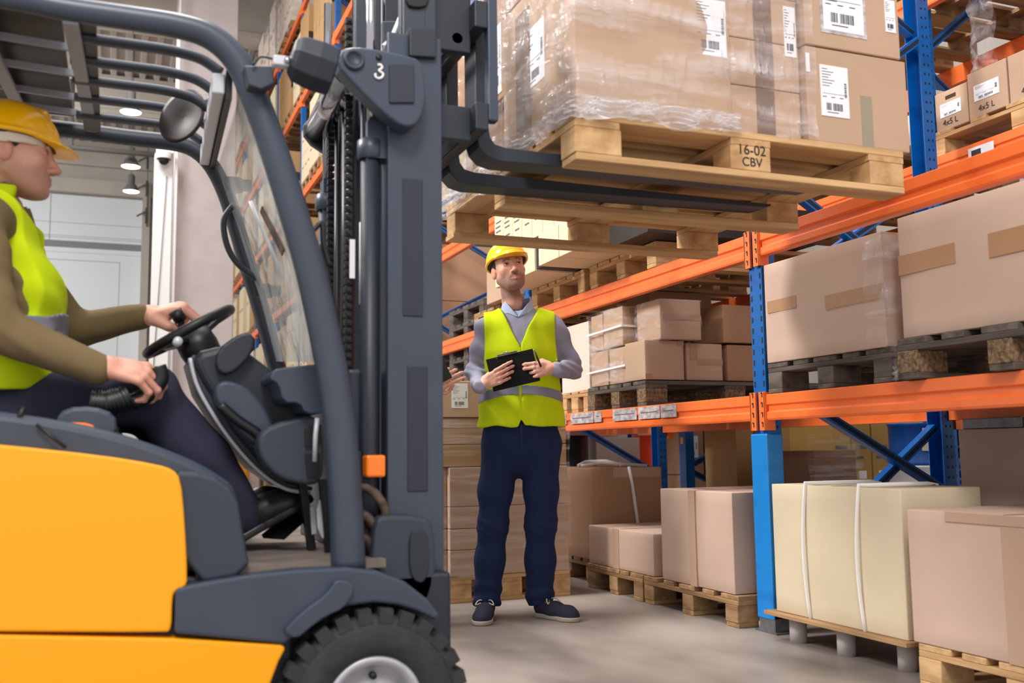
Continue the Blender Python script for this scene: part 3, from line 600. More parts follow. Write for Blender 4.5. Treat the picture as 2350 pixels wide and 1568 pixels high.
for k in range(3):
    for j in range(2): 
        q = (4.47+.17*k, 4.63+.17*k, 5.45, 5.9, .1+.46*j, .55+.46*j); carton(q, 'card_yellow', ORD[k]+(' upper' if j else ' lower')+' ochre yellow carton from the left, beside the blue drum', ('upper' if j else 'lower')+' ochre cartons', tapes=(('f', .2, .8, .55, .6, 'ink'), ('f', .2, .6, .4, .44, 'ink'), ('f', .3, .7, .1, .22, 'paper')), seam=False)
sp = thing('steel_box', (3.8, 3.4, .896), 'flat steel grey box lying on the tall ribbed carton at right', 'container')
b = MB(); b.box(3.70, 3.96, 3.25, 3.58, .896, .945); part(b, 'body', 'galv', sp, .004)
for x, y in ((3.83, 3.12),):
    t = thing('red_tub', (x, y, .896), 'red tub top showing above the tall ribbed carton', 'tub'); b = MB(); b.lathe([(0, 0), (.1, 0), (.11, .055), (.115, .06), (.1, .055)], (x, y, .896)); part(b, 'tub_body', 'redd', t)
# boxes on the second row, upper right
zz = 2.24+.12
pallet(4.08, 2.9, zz, 1.0, 1.15, 'pallet carrying the small 4x5 L cartons, upper right', wd='wood')
zz += .144
for k, (y0, y1, x0, tx) in enumerate(((3.80, 4.02, 4.10, 'leftmost small 4x5 L carton, with a dark hand hole'), (3.54, 3.785, 4.09, 'middle small 4x5 L carton with white label'), (3.27, 3.53, 4.09, 'third small 4x5 L carton, no label'), (2.98, 3.26, 4.09, 'small 4x5 L carton cut by the right edge of the picture'))):
    q = (x0, x0+.36, y0, y1, zz, zz+.215+(.03 if k else 0)); o = carton(q, 'card_gold' if 0 else 'card_pink', tx, seam=True); o.data.materials[0] = M['card_tan']
    if k < 2: lab(o, q, 'l', .16, .80, .34, .68, lines=4)
    c = o.location; w = (y1-y0)
    textmesh('print', '4x5 L', .045, 'inkd', o, (q[0]-c[0]-.0012, 0.01, .04), (math.pi/2, 0, -math.pi/2))
    if k == 0: b = MB(); b.box(q[0]-c[0]-.0015, q[0]-c[0], -.035, .035, .165, .185); b.build('hand_hole', 'gap', o)
o = carton((4.12, 4.45, 4.04, 4.3, zz, zz+.26), 'card_white', 'pale printed box at the left end of the 4x5 L cartons')
crumpled('plastic_sleeve', ([(4.12, 3.62), (4.16, 3.80), (4.3, 3.92), (4.4, 3.88)], 2.75, 3.5), 'film', 'hanging grey plastic sleeve in the upper right rack bay', n=10, amp=.02, seed=21)
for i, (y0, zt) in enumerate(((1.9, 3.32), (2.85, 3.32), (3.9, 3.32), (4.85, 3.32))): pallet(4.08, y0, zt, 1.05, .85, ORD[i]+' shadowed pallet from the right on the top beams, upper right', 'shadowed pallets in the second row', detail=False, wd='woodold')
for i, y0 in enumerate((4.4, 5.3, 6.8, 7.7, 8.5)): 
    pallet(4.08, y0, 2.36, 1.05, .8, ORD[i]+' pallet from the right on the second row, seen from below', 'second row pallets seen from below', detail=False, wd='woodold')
    carton((4.1, 5.1, y0+.02, y0+.78, 2.505, 2.505+.4), 'card_tan', ORD[i]+' carton from the right on the second row pallets, seen from below', 'second row cartons seen from below', seam=False)
# bay beyond the standing man
pallet(2.77, 7.0, zA, 1.05, .8, 'pallet on the upper beams beyond the standing man\'s shoulder', wd='woodold', detail=False)
carton((2.7, 3.7, 6.72, 7.3, zA+.15, zA+.5), 'card_tan', 'carton on the far upper pallet beside the helmet')
t = [('card_brown', (3.0, 4.2, 9.62, 10.5, 1.88, 2.36)), ('card_brown', (3.0, 4.2, 9.62, 10.5, 2.365, 2.95))]
for x_ in (XR, XB-.05):
    b = MB(); b.box(x_-.01, x_+.04, 9.45, 10.75, 1.62, 1.734); part(b, 'beam', 'orange', rkf)
pallet(2.78, 9.62, 1.736, 1.1, .9, 'pallet under the huge brown cartons behind the cross braces', detail=False, wd='woodgrey')
carton(t[0][1], t[0][0], 'lower huge brown carton behind the blue cross braces', seam=False); carton(t[1][1], t[1][0], 'upper huge brown carton behind the blue cross braces', seam=False)
carton((2.8, 2.985, 9.62, 10.5, 1.88, 2.95), 'card_tan', 'carton column left of the huge brown cartons behind the mast', seam=False)
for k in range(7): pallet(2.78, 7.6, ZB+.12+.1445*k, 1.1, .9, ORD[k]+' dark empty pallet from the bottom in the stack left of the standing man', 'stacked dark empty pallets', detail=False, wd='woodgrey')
pallet(2.78, 6.72, zB, 1.1, .8, 'lighter empty pallet just left of the standing man\'s elbow', detail=False, wd='wood')
# --- far run of racking
r = random.Random(11); proto = {}
BAY = ['nearest', 'second', 'third', 'fourth', 'fifth', 'farthest']
PP = ['near', 'middle', 'far']
def far_load(x0, y0, z, ly, h, kind, lv, bi, pk):
    lvn = ['floor', 'first', 'second', 'third', 'fourth', 'top'][lv]
    key = (kind, round(ly, 2), round(h, 2))
    if ('p', round(ly, 2)) not in proto:
        p = pallet(x0, y0, z, 1.1, ly, '%s pallet on the %s level, %s bay of the far racking' % (PP[pk], lvn, BAY[bi]), 'pallets on the %s level of the far racking' % lvn, detail=False, wd='woodold'); proto[('p', round(ly, 2))] = p
    else:
        p = copy_tree(proto[('p', round(ly, 2))]); p.location = (x0, y0, z); p['label'] = '%s pallet on the %s level, %s bay of the far racking' % (PP[pk], lvn, BAY[bi]); p['group'] = 'pallets on the %s level of the far racking' % lvn
    z += .144; n, nj = (3, 2) if 0 < bi < 3 else (2, 1)
    for k in range(n):
        for j in range(nj):
            kk = (kind, round(ly, 2), round(h, 2), j, n)
            if kk not in proto:
                q = (x0, x0+1.08, 0, ly/n-.012, 0, h/nj-.006)
                o = carton(q, kind, 'x', seam=False, tapes=(('f', 0, 1, .0 if j else .84, .16 if j else 1, 'band'), ('f', .35, .6, .55, .62, 'inkd')) if kind == 'card_gold' else (('l', .3, .8, .5, .56, 'tape_dark'),), bevel=0)
                proto[kk] = o; c = o
            else: c = copy_tree(proto[kk])
            c.location = (x0+.54, y0+ly/n*(k+.5), z+j*h/nj)
            kn = 'tan' if kind == 'card_gold' else 'pale' if kind == 'card_ivory' else 'white'
            c['label'] = '%s %s%s carton on the %s pallet, %s level, %s bay of far racking' % (ORD[k], ('upper ' if j else 'lower ') if nj > 1 else '', kn, PP[pk], lvn, BAY[bi])
            c['group'] = '%s cartons on the %s level of the far racking' % (kn, lvn)
for bi in range(len(FY)-1):
    y0 = FY[bi]+.12
    for lv, z in enumerate([0]+[f+.12 for f in FL]):
        if lv == 0 and bi < 2: continue
        for k in range(3):
            if bi == 0 and lv < 2: continue
            kind = r.choice(['card_gold', 'card_ivory']) if lv < 5 else 'card_white'
            h = r.choice([.9, 1.1, 1.24]) if lv > 1 else r.choice([1.1, 1.2])
            if r.random() < .06: continue
            p_ = np.array([XR, y0+k*.86, z+.2])-C0; py_ = 784-F_PX*(p_@CU)/(p_@_fw); px_ = 1175+F_PX*(p_@CR)/(p_@_fw)
            if py_ < 10 or (px_ > 775 and py_ > 560): continue
            far_load(XR-.02+r.uniform(-.04, .03), y0+k*.86, z, .78, h, kind, lv, bi, k)
for k, (y0, y1) in enumerate(((16.4, 19.0), (19.1, 21.7), (21.9, 24.4))): crumpled('stretch_film', ([(2.76, y1), (2.70, (y0+y1)/2), (2.68, y0), (3.2, y0-.02)], 8.42, 9.75), 'film', ['shiny film over the nearest top loads of the far racking', 'shiny film over the middle top loads of the far racking', 'shiny film over the farthest top loads of the far racking'][k], n=12, amp=.05, seed=k)
# floor goods seen between the driver's shin and the dash
X, Y = 2.3, 23
for k in range(3):
    carton((2.3+.42*k, 2.66+.42*k, 20.2+.5*k, 21+.5*k, .15, .75-.04*k), 'card_white', ['nearest', 'middle', 'farthest'][k]+' pale carton on the floor far behind the driver\'s shin')
    pallet(2.28+.42*k, 20.2+.5*k, 0, .44, .8, ['nearest', 'middle', 'farthest'][k]+' pallet on the floor far behind the driver\'s shin', detail=False)
ym = thing('pallet_truck', (2.35, 19.5, 0), 'yellow floor machine far away behind the driver\'s shin', 'machine')
b = MB(); b.box(1.9, 2.36, 19.3, 20.1, .3, .78); part(b, 'body', 'yellow', ym, .05); b = MB()
for x in (2.0, 2.3): b.lathe([(0, -.05), (.12, -.05), (.12, .05), (0, .05)], (x, 19.4, .12), 'y', 16)
b.box(1.95, 2.3, 19.35, 20, .1, .3); b.box(1.95, 2.3, 19.5, 19.9, .78, 1.0); part(b, 'chassis', 'black', ym)
# ---------------------------------------------------------------- forklift
YN, YF = 2.40, 3.33
fk = thing('forklift', (0, 2.87, 0), 'yellow and dark grey forklift truck carrying the raised pallet load, cut by the left edge', 'forklift')
def prof(name, pts, Y, th, mat, bev=.01, seg=3, mb=None, mi=0, px=True, root=None, Yp=None):
    P = [onY(x, y, Yp or Y) for x, y in pts] if px else pts
    b = mb or MB(); b.prism(P, Y, Y+th, mi)
    return b if mb else part(b, name, mat, root or fk, bev, seg=seg)
def smoothp(pts, it=2):       # Chaikin rounding of a closed outline
    for _ in range(it):
        q = []
        for i in range(len(pts)):
            a, b = pts[i], pts[(i+1) % len(pts)]; q += [(a[0]*.75+b[0]*.25, a[1]*.75+b[1]*.25), (a[0]*.25+b[0]*.75, a[1]*.25+b[1]*.75)]
        pts = q
    return pts
def spline(pts, n=6):
    P = [Vector(p) for p in pts]; out = []
    for i in range(len(P)-1):
        p0, p1, p2, p3 = P[max(i-1, 0)], P[i], P[i+1], P[min(i+2, len(P)-1)]
        for k in range(n):
            t = k/n; out.append(.5*((2*p1)+(p2-p0)*t+(2*p0-5*p1+4*p2-p3)*t*t+(3*p1-p0-3*p2+p3)*t**3))
    out.append(P[-1]); return out
def tubepx(name, pts, Y, r, mat, n=16, k=6, root=None, flat=None):
    P = spline([(onY(x, y, Y)[0], Y, onY(x, y, Y)[1]) for x, y in pts], k)
    if isinstance(r, list): R = [r[0]+(r[1]-r[0])*i/(len(P)-1) for i in range(len(P))]
    else: R = r
    b = MB(); b.tube(P, R, n, flat=flat); return part(b, name, mat, root or fk)
# body
prof('body_panel', smoothp([(-420, 985), (0, 1020), (240, 1046), (360, 1066), (398, 1078), (415, 1100), (424, 1190), (431, 1330), (426, 1348), (402, 1358), (396, 1375), (394, 1448), (380, 1453), (0, 1451), (-420, 1449)], 1), 2.35, .06, 'yellow', .012)
prof('lower_panel', [(-420, 1456), (0, 1458), (400, 1466), (648, 1480), (656, 1490), (640, 1520), (622, 1568), (605, 1650), (590, 1720), (-420, 1720)], 2.35, .08, 'yellow', .012)
prof('hood', smoothp([(-420, 930), (-60, 938), (0, 944), (130, 962), (240, 985), (330, 1012), (405, 1040), (455, 1062), (500, 1088), (535, 1112), (548, 1150), (556, 1200), (575, 1330), (-420, 1330)], 1), 2.41, .92, 'slate', .02)
prof('hood_side', smoothp([(380, 1080), (480, 1085), (545, 1130), (560, 1230), (578, 1318), (430, 1345)], 1), 2.375, .05, 'slate_mid', .01)
b = MB(); b.tube([(onY(84, 975, 2.40)[0], 2.40, onY(84, 975, 2.40)[1]), (onY(150, 1028, 2.38)[0], 2.385, onY(150, 1028, 2.38)[1])], .004, 8); part(b, 'hood_groove', 'black', fk)
b = MB(); b.box(-1.0, .40, 2.40, 3.36, .08, .55); b.box(.36, .80, 2.44, 3.30, .30, .52); part(b, 'chassis', 'slate_dark', fk, .01)
b = MB(); b.box(.18, .62, 2.40, 3.32, .545, .565); part(b, 'floor_mat', 'mat', fk)
# fender and step
prof('fender', [(402, 1352), (440, 1342), (560, 1322), (680, 1308), (800, 1303), (870, 1312), (930, 1335), (985, 1378), (1010, 1412), (1000, 1425), (960, 1405), (915, 1390), (860, 1384), (800, 1392), (745, 1412), (700, 1440), (655, 1480), (400, 1455)], 2.345, .10, 'slate', .008)
arc = [(770, 1330), (760, 1352), (735, 1376), (700, 1400), (668, 1430), (650, 1452), (680, 1470), (715, 1440), (750, 1415), (790, 1398), (815, 1360), (810, 1335)]
prof('fender_lip', smoothp(arc, 1), 2.325, .05, 'slate', .008)
prof('rear_fender_shield', smoothp([(860, 1195), (880, 1182), (975, 1185), (998, 1205), (1002, 1330), (985, 1385), (960, 1388), (900, 1340), (850, 1305)], 1), 2.44, .05, 'slate_mid', .01)
prof('shield_slot', smoothp([(940, 1230), (955, 1215), (978, 1220), (985, 1245), (985, 1310), (972, 1340), (952, 1335), (940, 1310)], 2), 2.432, .01, 'slate_dark', .003)
# front wheel
wx, wz = onY(846, 1612, 2.40); R_ = .222
wt = thing('x', (wx, 2.40, wz), '', ''); wt.name = 'front_wheel'; wt.parent = fk; wt.location = (wx, 2.40-2.87, wz)
for k_ in ('label', 'category'): del wt[k_]
WY = 2.345
b = MB(); prf = [(.115, .0), (.125, -.012), (.165, -.02), (.178, -.014), (.2, -.012), (R_-.014, .0), (R_-.012, .02), (R_-.012, .13), (.2, .15), (.12, .15)]
b.lathe([(r_, h_) for r_, h_ in prf], (wx, WY, wz), 'y', 72)
for k in range(26):
    a = 2*math.pi*k/26; s_ = .018
    for (y0, y1, off) in ((-.014, .062, 0), (.068, .145, .12)):
        A = a+off; c_, s2 = math.cos(A), math.sin(A); vs = []
        for rr, ww in ((R_-.03, s_), (R_+.004, s_*.86)):
            for yy in (y0, y1):
                for sg in (-1, 1): vs.append((wx+rr*c_-sg*ww*s2, WY+yy, wz+rr*s2+sg*ww*c_))
        b.add(vs, [(0,1,3,2), (4,6,7,5), (0,4,5,1), (2,3,7,6), (0,2,6,4), (1,5,7,3)])
part(b, 'tyre', 'rubber', wt, clean=True)
b = MB(); b.lathe([(0, .02), (.03, .02), (.035, .028), (.08, .03), (.092, .012), (.1, -.004), (.112, -.008), (.118, -.002), (.118, .1)], (wx, WY, wz), 'y', 60); part(b, 'rim', 'rim', wt)
for k in range(6): a = 2*math.pi*k/6+.5; b = MB(); b.lathe([(0, .012), (.008, .012), (.009, .028)], (wx+.068*math.cos(a), WY, wz+.068*math.sin(a)), 'y', 8); part(b, 'wheel_bolt', 'black', wt)
b = MB(); b.lathe([(R_+.012, .0), (R_+.012, .16)], (wx, WY+.02, wz), 'y', 40)
# overhead guard, near side and far side
roofn = [(-400, -75), (-150, -32), (60, 2), (150, 20), (300, 42), (400, 58), (470, 78), (520, 112), (556, 160), (590, 238), (625, 335), (668, 470), (712, 620), (748, 780), (774, 930), (790, 1100), (800, 1308)]
tubepx('guard_pillar', roofn, YN, [.025, .042], 'slate', flat=.9)
rooff = [(-300, 235), (-100, 258), (40, 282), (100, 291), (200, 303), (300, 316), (400, 328), (450, 346), (488, 385), (520, 450), (545, 530), (572, 620), (602, 720), (640, 860), (680, 1010)]
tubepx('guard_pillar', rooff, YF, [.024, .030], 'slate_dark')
def cross(xa, ya, xb, yb, w, h, mat='barlight'):
    A = onY(xa, ya, YN); B = onY(xb, yb, YF); b = MB(); b.bar((A[0], YN, A[1]), (B[0], YF, B[1]), w, h); part(b, 'cross_bar', mat, fk, .003)
cross(162, 50, 212, 304, .035, .012); cross(-70, 20, 62, 280, .035, .012); 
# slats over the driver
top = [(onY(x, y, YN)) for x, y in roofn[3:9]]
for Y in (2.53, 2.68, 2.825, 2.97, 3.13):
    P = []
    for (x, z) in top: P.append((x, Y, z-.012))
    P = P[:5]; P[-1] = (P[-1][0], Y, P[-1][2]); P = spline(P, 5)
    b = MB(); b.tube(P, .012, 14, flat=1.75); part(b, 'roof_slat', 'slate_mid', fk)
x0r, z0r = onY(155, 20, YN)
for Y in (2.62, 2.80, 2.99, 3.13):
    b = MB(); b.bar((-.85, Y, z0r+.026), (x0r, Y, z0r-.006), .009, .018); part(b, 'roof_slat', 'barlight', fk)
b = MB(); b.box(x0r+.012, x0r+.06, 2.44, 3.28, z0r-.012, z0r+.012); part(b, 'roof_edge_strip', 'black', fk)
b = MB(); b.box(-1.0, x0r-.02, 2.42, 3.30, z0r+.036, z0r+.05); part(b, 'roof_plate', 'black', fk)
# header bar and windscreen
A = onY(512, 165, 2.43); B = onY(470, 362, 3.30)
b = MB(); b.bar((A[0]-.01, 2.43, A[1]-.03), (B[0]+.0, 3.30, B[1]-.0), .03, .05); part(b, 'header_bar', 'lightgrey', fk, .004)
b = MB(); b.bar((A[0]+.015, 2.43, A[1]-.03), (B[0]+.025, 3.30, B[1]), .015, .07); part(b, 'header_gasket', 'black', fk)
# glass between the pillars
GN = [onY(x, y, YN) for x, y in ((560, 190), (668, 480), (738, 770), (752, 830))]; GF = [onY(x, y, YF-.03) for x, y in ((498, 385), (545, 520), (600, 700), (634, 830))]
b = MB(); vs = [(x, YN+.03, z) for x, z in GN]+[(x, YF-.03, z) for x, z in GF]; b.add(vs, [(i, i+1, i+5, i+4) for i in range(3)], 0, True); b.add([(v[0]+.004, v[1], v[2]) for v in vs], [(i+4, i+5, i+1, i) for i in range(3)], 0, True); part(b, 'windscreen', 'glass', fk)
b = MB(); P = [(onY(x, y, 2.9)[0], 2.9, onY(x, y, 2.9)[1]) for x, y in ((574, 462), (600, 520), (628, 585), (650, 640))]; b.tube(P, .006, 8); part(b, 'wiper', 'lightgrey', fk)
b = MB(); b.bar((onY(600, 480, 2.75)[0], 2.75, onY(600, 480, 2.75)[1]), (onY(650, 580, 2.6)[0], 2.6, onY(650, 580, 2.6)[1]), .004, .02); part(b, 'wiper', 'brownsteel', fk)
# grab handle and clamps on the far pillar
tubepx('grab_handle', [(536, 470), (514, 505), (520, 560), (545, 605), (590, 640)], YF-.06, .010, 'slate_dark', 10)
for (x, y) in ((600, 668), (533, 425)):
    X, Z = onY(x, y, YF); b = MB(); b.lathe([(.035, -.02), (.038, 0), (.035, .02)], (X, YF, Z), 'z', 16); b.box(X+.02, X+.06, YF-.03, YF+.01, Z-.015, Z+.015); part(b, 'clamp', 'black', fk)
tubepx('bracket_arm', [(690, 520), (715, 530), (738, 512), (742, 560), (755, 610)], YN+.05, .007, 'black', 8)
tubepx('gas_strut', [(740, 560), (752, 640), (770, 740), (786, 830)], YN+.2, .008, 'black', 8)
# mirror
mr = Vector((onY(420, 268, 2.88)[0], 2.88, onY(420, 268, 2.88)[1])); b = MB()
b.lathe([(0, .02), (.04, .018), (.07, .008), (.082, -.005), (.07, -.006), (.03, .004), (0, .006)], (0, 0, 0), 'x', 32)
b.xf(Matrix.Translation(mr) @ Matrix.Rotation(.78, 4, 'Z') @ Matrix.Rotation(.15, 4, 'Y')); mo = part(b, 'mirror', 'glassb', fk)
b = MB(); b.tube(spline([(mr.x+.015, mr.y, mr.z+.0), (mr.x+.04, mr.y, mr.z+.02), (mr.x+.07, mr.y-.06, mr.z+.04), (mr.x+.10, mr.y-.1, mr.z+.035)], 4), .008, 8)
b.tube(spline([(mr.x+.07, mr.y-.06, mr.z+.05), (mr.x+.072, mr.y-.06, mr.z-.04)], 4), .012, 8); part(b, 'mirror_arm', 'black', fk)
# work lamp on the near pillar
X, Z = onY(700, 145, 2.30)
b = MB(); b.lathe([(0, -.035), (.030, -.033), (.042, -.02), (.046, .02), (.044, .055), (.04, .058), (0, .058)], (0, 0, 0), 'x', 8, smooth=False)
b.xf(Matrix.Translation((X+.004, 2.30, Z+.003)) @ Matrix.Rotation(.25, 4, 'Y') @ Matrix.Diagonal((1.15, 1.3, 1.42, 1))); part(b, 'work_lamp', 'slate_dark', fk, .006)
b = MB(); b.box(X-.075, X-.03, 2.28, 2.31, Z-.02, Z+.005); part(b, 'lamp_bracket', 'lightgrey', fk, .004)
b = MB(); b.lathe([(0, -.018), (.008, -.018), (.008, -.006)], (X-.045, 2.29, Z-.008), 'y', 12); part(b, 'bracket_bolt', 'chrome', fk)
prof('lamp_arm', [(560, 150), (625, 150), (632, 190), (600, 205), (570, 195)], 2.33, .05, 'slate_mid', .004)
b = MB(); P = [(onY(x, y, 2.32)[0], 2.32, onY(x, y, 2.32)[1]) for x, y in ((580, 150), (600, 130), (640, 140), (665, 148))]; b.tube(spline(P, 4), .003, 6); part(b, 'lamp_cable', 'black', fk)
# steering column and dash
prof('dash', smoothp([(440, 810), (520, 790), (560, 800), (600, 830), (640, 860), (700, 905), (730, 1000), (720, 1090), (660, 1105), (600, 1065), (545, 1000), (500, 930), (455, 860)], 1), 2.70, .34, 'slate_dark', .02)
prof('dash_back', smoothp([(436, 818), (450, 812), (476, 880), (536, 985), (604, 1066), (660, 1106), (720, 1118), (716, 1128), (655, 1120), (592, 1078), (522, 998), (458, 895)], 0), 2.72, .30, 'slate_dark', .006)
b = MB(); b.tube(spline([(onY(x, y, 2.715)[0], 2.715, onY(x, y, 2.715)[1]) for x, y in ((436, 822), (457, 896), (521, 999), (591, 1079), (655, 1122), (712, 1130))], 5), .0055, 8); part(b, 'dash_trim', 'lightgrey', fk)
prof('dash_side', smoothp([(500, 870), (560, 880), (610, 930), (640, 1000), (600, 1030), (555, 1000), (520, 950), (490, 915)], 2), 2.64, .08, 'slate', .01)
prof('display_housing', smoothp([(500, 800), (545, 768), (572, 762), (586, 775), (580, 810), (545, 850), (515, 862), (495, 845)], 1), 2.66, .14, 'slate_dark', .015)
prof('cowl', smoothp([(640, 845), (700, 838), (738, 835), (745, 880), (748, 950), (700, 950), (690, 925), (650, 925), (640, 880), (618, 872), (625, 852)], 1), 2.52, .50, 'slate', .012)
prof('lower_cowl', smoothp([(600, 985), (660, 962), (735, 950), (745, 1030), (740, 1110), (700, 1115), (640, 1100), (600, 1060), (590, 1020)], 1), 2.56, .08, 'slate_mid', .012)
b = MB(); b.prism([onY(x, y, 2.55) for x, y in ((700, 985), (738, 975), (738, 1020), (700, 1025))], 2.548, 2.556); b.prism([onY(x, y, 2.55) for x, y in ((700, 1042), (735, 1040), (735, 1095), (705, 1095))], 2.548, 2.556); part(b, 'cowl_slot', 'black', fk)
b = MB(); P = [(onY(x, y, 2.62)[0], 2.62, onY(x, y, 2.62)[1]) for x, y in ((505, 930), (545, 965), (590, 995), (600, 1015))]; b.tube(spline(P, 4), .014, 10); part(b, 'control_lever', 'black', fk)
b = MB(); P = [(onY(x, y, 2.5)[0], 2.5, onY(x, y, 2.5)[1]) for x, y in ((722, 1060), (724, 1000), (728, 960))]; b.tube(P, .006, 8); part(b, 'bright_edge', 'lightgrey', fk)
# steering wheel: tilted towards the driver
A = Vector((onY(338, 812, 2.87)[0], 2.87, onY(338, 812, 2.87)[1])); B = Vector((onY(528, 712, 2.87)[0], 2.87, onY(528, 712, 2.87)[1])); c = (A+B)/2; rw = (B-A).length/2
ax = (B-A).normalized(); yy = Vector((0, 1, 0)); nrm = ax.cross(yy).normalized()
ring = [c+ax*rw*math.cos(2*math.pi*k/48)+yy*rw*math.sin(2*math.pi*k/48)*1.0 for k in range(49)]
b = MB(); b.tube(ring, .0135, 12, cap=False); sw = part(b, 'steering_wheel', 'black', fk)
hub = c-nrm*(-.0); dn = nrm if nrm.z < 0 else -nrm
b = MB()
for a_ in (.2, 2.3, 4.1): b.bar(c+dn*.03, c+(ax*math.cos(a_)+yy*math.sin(a_))*rw*.97, .03, .012)
b.tube([c+dn*.005, c+dn*.05, c+dn*.10, c+dn*.2], [.05, .055, .05, .035], 20); b2 = part(b, 'wheel_hub', 'black', fk)
kp = c+(ax*-.15+yy*.95)*rw*.9; knob = Vector((onY(416, 738, 3.02)[0], 3.02, onY(416, 738, 3.02)[1]))
b = MB(); b.tube([kp, knob], .010, 10); b.tube([knob, knob-dn*.035], [.017, .02], 12); part(b, 'steering_knob', 'black', fk)
X, Z = onY(408, 784, 2.72); b = MB(); b.lathe([(0, -.01), (.012, -.01), (.012, .03)], (X, 2.72, Z), 'y', 14); part(b, 'indicator_switch', 'lightgrey', fk)
# seat, armrest, joystick
b = MB(); b.box(-.62, .02, 2.64, 3.1, .80, .90); part(b, 'seat_cushion', 'black', fk, .03)
b = MB(); b.prism([(-.62, .86), (-.48, .84), (-.56, 1.45), (-.68, 1.45)], 2.66, 3.08); part(b, 'seat_back', 'black', fk, .04)
prof('armrest_base', smoothp([(125, 965), (150, 935), (215, 932), (265, 950), (270, 995), (240, 1010), (140, 985)], 1), 2.46, .12, 'slate', .01)
prof('side_reflector', smoothp([(143, 968), (214, 972), (219, 990), (148, 987)], 1), 2.445, .02, 'amber', .004)
b = MB(); P0 = Vector((onY(205, 925, 2.62)[0], 2.62, onY(205, 925, 2.62)[1])); P1 = Vector((onY(300, 908, 2.62)[0], 2.62, onY(300, 908, 2.62)[1])); rr = []; pp = []
for k in range(25): t = k/24; pp.append(P0.lerp(P1, t)+Vector((0, 0, -.01*math.sin(math.pi*t)))); rr.append(.030+.006*math.sin(k*math.pi*.9))
b.tube(pp, rr, 18); part(b, 'bellows', 'black', fk)
b = MB(); J = [(onY(x, y, 2.64)[0], 2.64, onY(x, y, 2.64)[1]) for x, y in ((300, 925), (340, 905), (368, 870), (362, 842))]; b.tube(spline(J, 5), .021, 14); part(b, 'joystick', 'black', fk)
b = MB(); P = [onY(x, y, 2.42) for x, y in ((38, 970), (55, 935))]; b.tube([(P[0][0], 2.42, P[0][1]), (P[1][0], 2.42, P[1][1])], .006, 8); part(b, 'small_lever', 'black', fk)
# pedals and foot well
prof('pedal_plate', smoothp([(726, 1150), (752, 1143), (760, 1160), (764, 1245), (730, 1232)], 1), 2.62, .012, 'lightgrey', .003)
prof('pedal_plate', smoothp([(712, 1165), (722, 1160), (728, 1225), (716, 1228)], 0), 2.66, .012, 'lightgrey', .002)
b = MB(); b.bar((onY(690, 1090, 2.7)[0], 2.7, onY(690, 1090, 2.7)[1]), (onY(715, 1260, 2.7)[0], 2.7, onY(715, 1260, 2.7)[1]), .03, .02); b.bar((onY(740, 1100, 2.62)[0], 2.62, onY(740, 1100, 2.62)[1]), (onY(755, 1270, 2.62)[0], 2.62, onY(755, 1270, 2.62)[1]), .02, .02); part(b, 'pedal_arm', 'black', fk)
b = MB(); b.bar((.40, 2.75, .60), (.49, 2.80, .665), .09, .012); part(b, 'pedal', 'black', fk)
b = MB(); b.box(.56, .64, 2.56, 3.26, .56, 1.04); part(b, 'front_bulkhead', 'slate_dark', fk, .01)
# mast
def mbox(name, x0, x1, y0, y1, z0, z1, mat='slate', bev=.004): b = MB(); b.box(x0, x1, y0, y1, z0, z1); return part(b, name, mat, fk, bev)
for (y0, sg) in ((2.50, 1), (3.20, -1)):
    yo = sorted((y0, y0+sg*.022)); yi = sorted((y0+sg*.023, y0+sg*.09))
    b = MB(); b.box(.65, .80, *yo, .05, 1.945); b.box(.655, .675, *yi, .05, 1.93); b.box(.775, .795, *yi, .05, 1.93); part(b, 'mast_channel', 'slate', fk, .004)
    yi = sorted((y0+sg*.03, y0+sg*.085)); b = MB(); b.box(.70, .765, *yi, .12, 2.35); b.box(.70, .795, *sorted((y0+sg*.031, y0+sg*.05)), 1.946, 2.35); part(b, 'inner_mast', 'slate_mid', fk, .004)
    # lift cylinder, hose and chain behind the channel
    yc = y0+sg*.05
    b = MB(); b.tube([(.615, yc, .1), (.615, yc, 1.62)], .026, 18); part(b, 'lift_cylinder', 'slate_dark', fk)
    b = MB(); b.tube([(.615, yc, 1.62), (.615, yc, 2.3)], .013, 14); part(b, 'lift_rod', 'chrome', fk)
    b = MB(); b.lathe([(.03, 0), (.036, .004), (.036, .05), (.02, .06)], (.615, yc, 1.60)); b.box(.60, .66, yc-.03, yc+.03, 1.60, 1.70); part(b, 'cylinder_head', 'slate', fk)
b = MB()
for z_ in np.arange(.3, 2.0, .022): b.box(.556, .576, 2.592, 2.608, z_, z_+.015); b.box(.561, .571, 2.586, 2.614, z_+.004, z_+.011)
part(b, 'lift_chain', 'black', fk)
b = MB()
for z_ in np.arange(.3, 2.0, .022): b.box(.60, .62, 3.05, 3.066, z_, z_+.015); b.box(.605, .615, 3.044, 3.072, z_+.004, z_+.011)
part(b, 'lift_chain', 'black', fk)
for (x_, y_, r__, mt) in ((.585, 2.66, .012, 'slate_dark'), (.60, 2.78, .014, 'black'), (.64, 2.92, .02, 'slate_dark'), (.62, 3.0, .010, 'black'), (.60, 2.56, .010, 'steel')):
    b = MB(); b.tube([(x_, y_, .45), (x_, y_, 1.9)], r__, 12); part(b, 'hydraulic_hose', mt, fk)
b = MB(); b.box(.5975, .6025, 2.545, 2.548, .0, .0); 
b = MB(); b.tube([(.60, 2.559, 1.21), (.60, 2.559, 1.43)], .0125, 14); part(b, 'hose_label', 'paper', fk)
b = MB(); X, Z = onY(804, 600, 2.60); b.box(X-.007, X+.007, 2.575, 2.58, Z-.05, Z+.055); part(b, 'warning_label', 'paper', fk)
